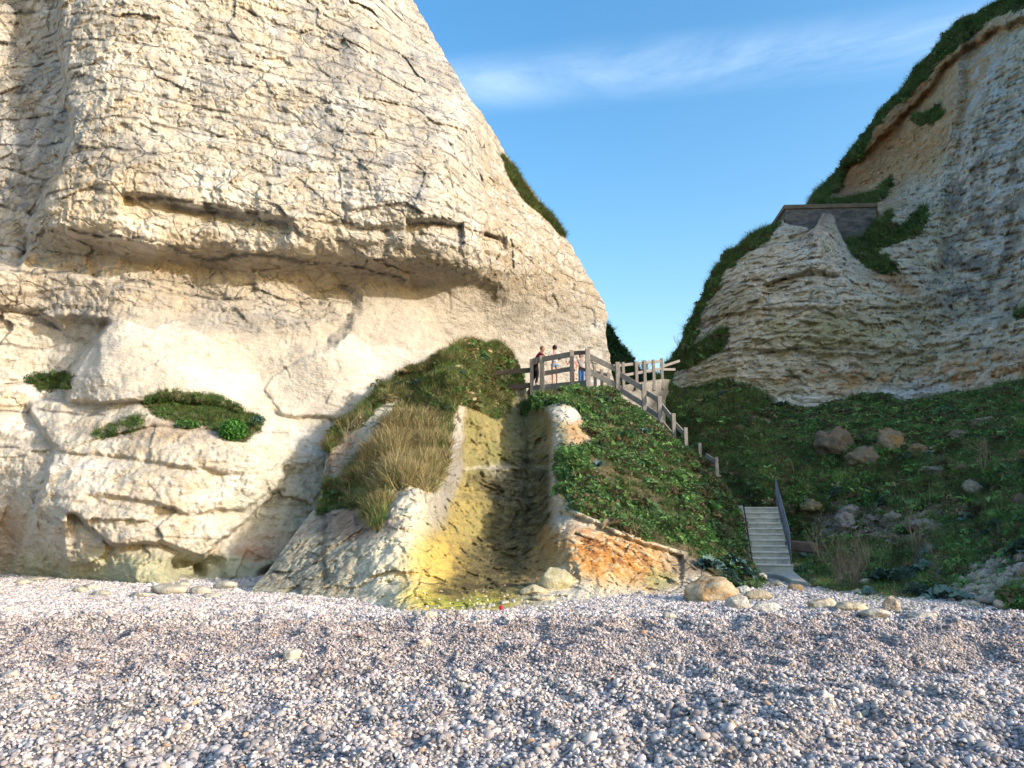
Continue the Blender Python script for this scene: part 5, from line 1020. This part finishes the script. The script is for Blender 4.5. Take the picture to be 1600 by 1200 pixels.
# hollow
PB, bm_, BX, BY, bn2 = BOWL
def k_b(p, a, b, g, i, j): r = g.random(len(p)); x, y = BX[i, j], BY[i, j]; up = blob(x, y, 1380, 660, 190, 45); herb = r < (.25+.5*up+.6*np.clip(a, -.3, .5)); return np.where(herb, g.integers(3, 6, len(p)), g.integers(0, 3, len(p)))
def h_b(p, a, b, g, k, i, j): return np.where(k > 2, g.uniform(.2, .5, len(p)), g.uniform(.18, .42, len(p)))*np.clip(1+.9*a, .5, 1.5)*np.where(BY[i, j] > 900, .7, 1)
def c_b(p, a, b, g, k, i, j):
    n = len(p); c = 1.3*np.where((k > 2)[:, None], pick(HRB, g, n)*np.clip(1.9+1.5*b, .9, 3)[:, None], pick(GRN, g, n)*np.clip(1.9+1.8*a, .9, 3)[:, None]); r = g.random(n); c = np.where(((r < .20)|((b > .1)&(r < .5)))[:, None], pick(BRN, g, n), c); return np.where((r > .93)[:, None], pick(STR, g, n)*.7, c)
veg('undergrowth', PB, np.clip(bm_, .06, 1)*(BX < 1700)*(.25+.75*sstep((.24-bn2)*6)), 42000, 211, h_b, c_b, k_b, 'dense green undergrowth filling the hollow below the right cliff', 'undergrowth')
# crest and ledges of the right cliff
PRr, gR = RIGHT
veg('grass', PRr, gR, 22000, 221, lambda p, a, b, g, k, i, j: g.uniform(.15, .48, len(p))*np.clip(1+1.2*a+.6*b, .4, 1.6), lambda p, a, b, g, k, i, j: np.where((g.random(len(p)) < .2)[:, None], pick(BRN, g, len(p))*1.5, pick(GRN, g, len(p))*2.0), lambda p, a, b, g, i, j: g.integers(0, 4, len(p)), 'grass on the crest and ledges of the right cliff', 'grass')
# left cliff ledges
PLl, mL, lv_, be_ = LEFT
PBn = PLl.copy()
veg('grass', PLl, np.maximum(be_, 0), 2600, 231, lambda p, a, b, g, k, i, j: g.uniform(.12, .26, len(p)), lambda p, a, b, g, k, i, j: np.where((g.random(len(p)) < .15)[:, None], pick(BRN, g, len(p)), pick(GRN, g, len(p))*1.6), lambda p, a, b, g, i, j: np.where(g.random(len(p)) < .25, 4, g.integers(0, 3, len(p))), 'grass growing on the ledges low on the left cliff', 'grass', .7)
veg('grass', PLl, lv_, 2500, 233, lambda p, a, b, g, k, i, j: g.uniform(.2, .4, len(p)), lambda p, a, b, g, k, i, j: np.where((g.random(len(p)) < .4)[:, None], pick(np.array([(.14, .12, .05), (.18, .15, .06)]), g, len(p)), pick(GRN, g, len(p))*1.6), lambda p, a, b, g, i, j: g.integers(0, 3, len(p)), 'strip of grass on the skyline edge of the left cliff', 'grass', .6)
veg('grass', PV, np.ones(PV.shape[:2]), 7000, 241, lambda p, a, b, g, k, i, j: g.uniform(.5, 1.1, len(p)), lambda p, a, b, g, k, i, j: pick(GRN, g, len(p))*1.6*.8, lambda p, a, b, g, i, j: g.integers(0, 6, len(p)), 'scrub on the far valley side in the gap', 'scrub', .4)
# a bright round shrub on the cliff ledge and a dark tussock at the gully edge
def shrub(px, py, Y, w, h, n, seed, cols, label, name='shrub', cat='shrub', leaf=.05):
    g = random.Random(seed); s = Y/FPX; v = []; f = []; ctr = V(px, py, Y); cc = []
    for k in range(n):
        d = Vector((g.gauss(0, 1), g.gauss(0, 1), g.gauss(0, 1))).normalized()*(.55+.45*g.random()); p = Vector((d.x*w*s/2, d.y*w*s/2, d.z*h*s/2)); q = Euler((g.uniform(-1, 1), g.uniform(-1, 1), g.uniform(0, 6.3))).to_matrix(); z = leaf*g.uniform(.6, 1.3); n0 = len(v)
        for c in ((-1, 0, 0), (0, -.5, .1), (1, 0, 0), (0, .5, .1)): v.append(tuple(p+q@(Vector(c)*z)))
        f.append((n0, n0+1, n0+2, n0+3)); c = np.array(cols[g.randint(0, len(cols)-1)])*g.uniform(.7, 1.3); cc += [c]*4
    m = rock_plain; o = meshobj(name, v, f, m, None, np.array(cc)); o.location = ctr; return tag(o, label, cat)
rock_plain, _t, _b = mat('shrub_leaf'); _a = _t.nodes.new('ShaderNodeAttribute'); _a.attribute_name = 'Col'; _t.links.new(_a.outputs['Color'], _b.inputs['Base Color'])
shrub(364, 672, 21.9, 46, 34, 1500, 1, [(.05, .17, .03), (.07, .22, .04), (.04, .12, .03)], 'bright green leafy shrub on the left cliff ledge')
shrub(403, 655, 22.8, 20, 12, 300, 2, [(.06, .13, .10), (.10, .17, .13)], 'small blue-green shrub right of the bright one on the ledge')
shrub(293, 664, 22.0, 40, 16, 500, 3, [(.05, .13, .03), (.06, .16, .04)], 'low green shrub left of the bright one on the ledge')
# ------------------------------------------------------------------ pebbles
def peb(seed, flat, el):
    P, F = rock_mesh(seed, 2, 7, 1, .05); P = P/np.abs(P).max(0); P = P*np.array([.5*el, .5, .5*flat]); o = raw_obj('pebble', P, F, M['pebble'], np.ones(P.shape)); return o
peb_col = proto_collection('pebbles', [peb(1, .55, 1.3), peb(2, .75, 1.15), peb(3, .45, 1.1), peb(4, .85, 1.2), peb(5, .6, 1.5), peb(6, .7, 1.0)])
NP = 430000; g = np.random.default_rng(77)
yy = 3.0+(22.5-3.0)*g.random(NP*2)**.80; xx = (g.random(NP*2)*2-1)*(.80*yy+1.6); keep = g.random(NP*2) < 1; 
# even out per-area density
wgt = (.80*yy+1.6)/(.80*22.5+1.6)*np.where(yy > 15, .55, 1.0)/(yy**-.25); wgt /= wgt.max(); kp = g.random(NP*2) < wgt; xx, yy = xx[kp][:NP], yy[kp][:NP]; NPk = len(xx)
P2 = np.stack([xx, yy, 0*xx], -1); patch = fbm(P2*.8, 3, 301); patch2 = fbm(P2*3, 2, 302)*1.15
sz = np.exp(g.normal(math.log(.031), .40, NPk))*(1+.35*patch+.25*patch2)*np.where(yy > 15, 1.15, 1); sz = np.clip(sz, .018, .11); sz = np.where(g.random(NPk) < .006, sz*1.8, sz)
zb = beach_z(xx, yy)+g.uniform(-.006, .018, NPk)
PC = np.array([(.25, .26, .29), (.36, .36, .38), (.50, .49, .47), (.62, .60, .56), (.15, .15, .17), (.34, .29, .26), (.40, .25, .13), (.44, .38, .34)]); pw = np.array([.20, .22, .20, .12, .10, .09, .015, .055]); pw /= pw.sum()
ci = g.choice(8, NPk, p=pw); pc = (PC[ci]*.75+.25*np.array([.43, .42, .42]))*g.uniform(.8, 1.2, (NPk, 1))*np.array([1.10, 1.03, 1.02])*(1+.16*sstep((yy-12.3)/.6))[:, None]; pc = pc*(1-.30*sstep((patch2+.3*patch-.08)*4))[:, None]
damp_shade = sstep((yy+.8*patch*3-8.8)/1.2)*sstep((12.6+patch*2-yy)/1.0); pc = pc*(1-damp_shade[:, None]*np.array([.08, .12, .12])*(.7+.6*sstep((patch2+.1)*4))[:, None]); sz = sz*(1-.22*damp_shade)  # mid-beach band: moist pebbles, plus slope and cusp shade painted into their colour
rot = np.stack([g.normal(0, .45, NPk), g.normal(0, .45, NPk), g.uniform(0, 6.28, NPk)], -1)
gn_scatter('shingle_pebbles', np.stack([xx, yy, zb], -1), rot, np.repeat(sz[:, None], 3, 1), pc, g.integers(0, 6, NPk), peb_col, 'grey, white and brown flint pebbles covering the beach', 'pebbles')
print('pebbles', NPk)

# ------------------------------------------------------------------ chalk rubble on the bare banks and under the cliffs
def rubble(P, mask, n, seed, lo, hi, base, label):
    p, nr_, i, j = sample(P, mask, n, seed); q = np.random.default_rng(seed); z = lo*(hi/lo)**(q.random(n)**2.2)
    c = np.array(base)*q.uniform(.55, 1.2, (n, 1))*q.uniform(.93, 1.07, (n, 3)); ro = q.normal(0, .6, (n, 3)); ro[:, 2] = q.uniform(0, 6.28, n)
    gn_scatter('rubble', p, ro, np.stack([z, z*q.uniform(.6, 1, n), z*q.uniform(.5, .9, n)], -1), c, q.integers(0, 6, n), rub_col, label, 'rubble')
def rub(seed):
    P, F = rock_mesh(seed, 3, 8, 1, .10); P = P/np.abs(P).max(0)*.5; return raw_obj('rubble_piece', P, F, M['pebble'], np.ones(P.shape), False)
rub_col = proto_collection('rubble_pieces', [rub(21+k) for k in range(6)])
rubble(PB, bare*(BX < 1650)+.012, 1500, 401, .05, .42, (.36, .31, .25), 'broken chalk and flint scattered over the bare bank in the hollow')
toeM = sstep((SY-(botM(SX)-75))/30)*(SX > 380)*1.0; toeM[SY > botM(SX)-12] = 0
rubble(PM, toeM*(1-vegM), 260, 403, .04, .22, (.52, .48, .38), 'chalk rubble along the foot of the central spur')
gx_ = np.random.default_rng(9); nX = 420; xx_ = gx_.uniform(-14, 9, nX); yy_ = np.where(xx_ < -5, gx_.uniform(16.5, 20.5, nX), gx_.uniform(14.2, 17.0, nX)); z_ = .05*(5.0)**(gx_.random(nX)**2)
gn_scatter('rubble', np.stack([xx_, yy_, beach_z(xx_, yy_)+.01], -1), gx_.normal(0, .4, (nX, 3)), np.stack([z_*1.2, z_, z_*.5], -1), np.array((.50, .48, .43))*gx_.uniform(.6, 1.2, (nX, 1)), gx_.integers(0, 6, nX), rub_col, 'loose pale stones lying on the shingle under the cliffs', 'rubble')
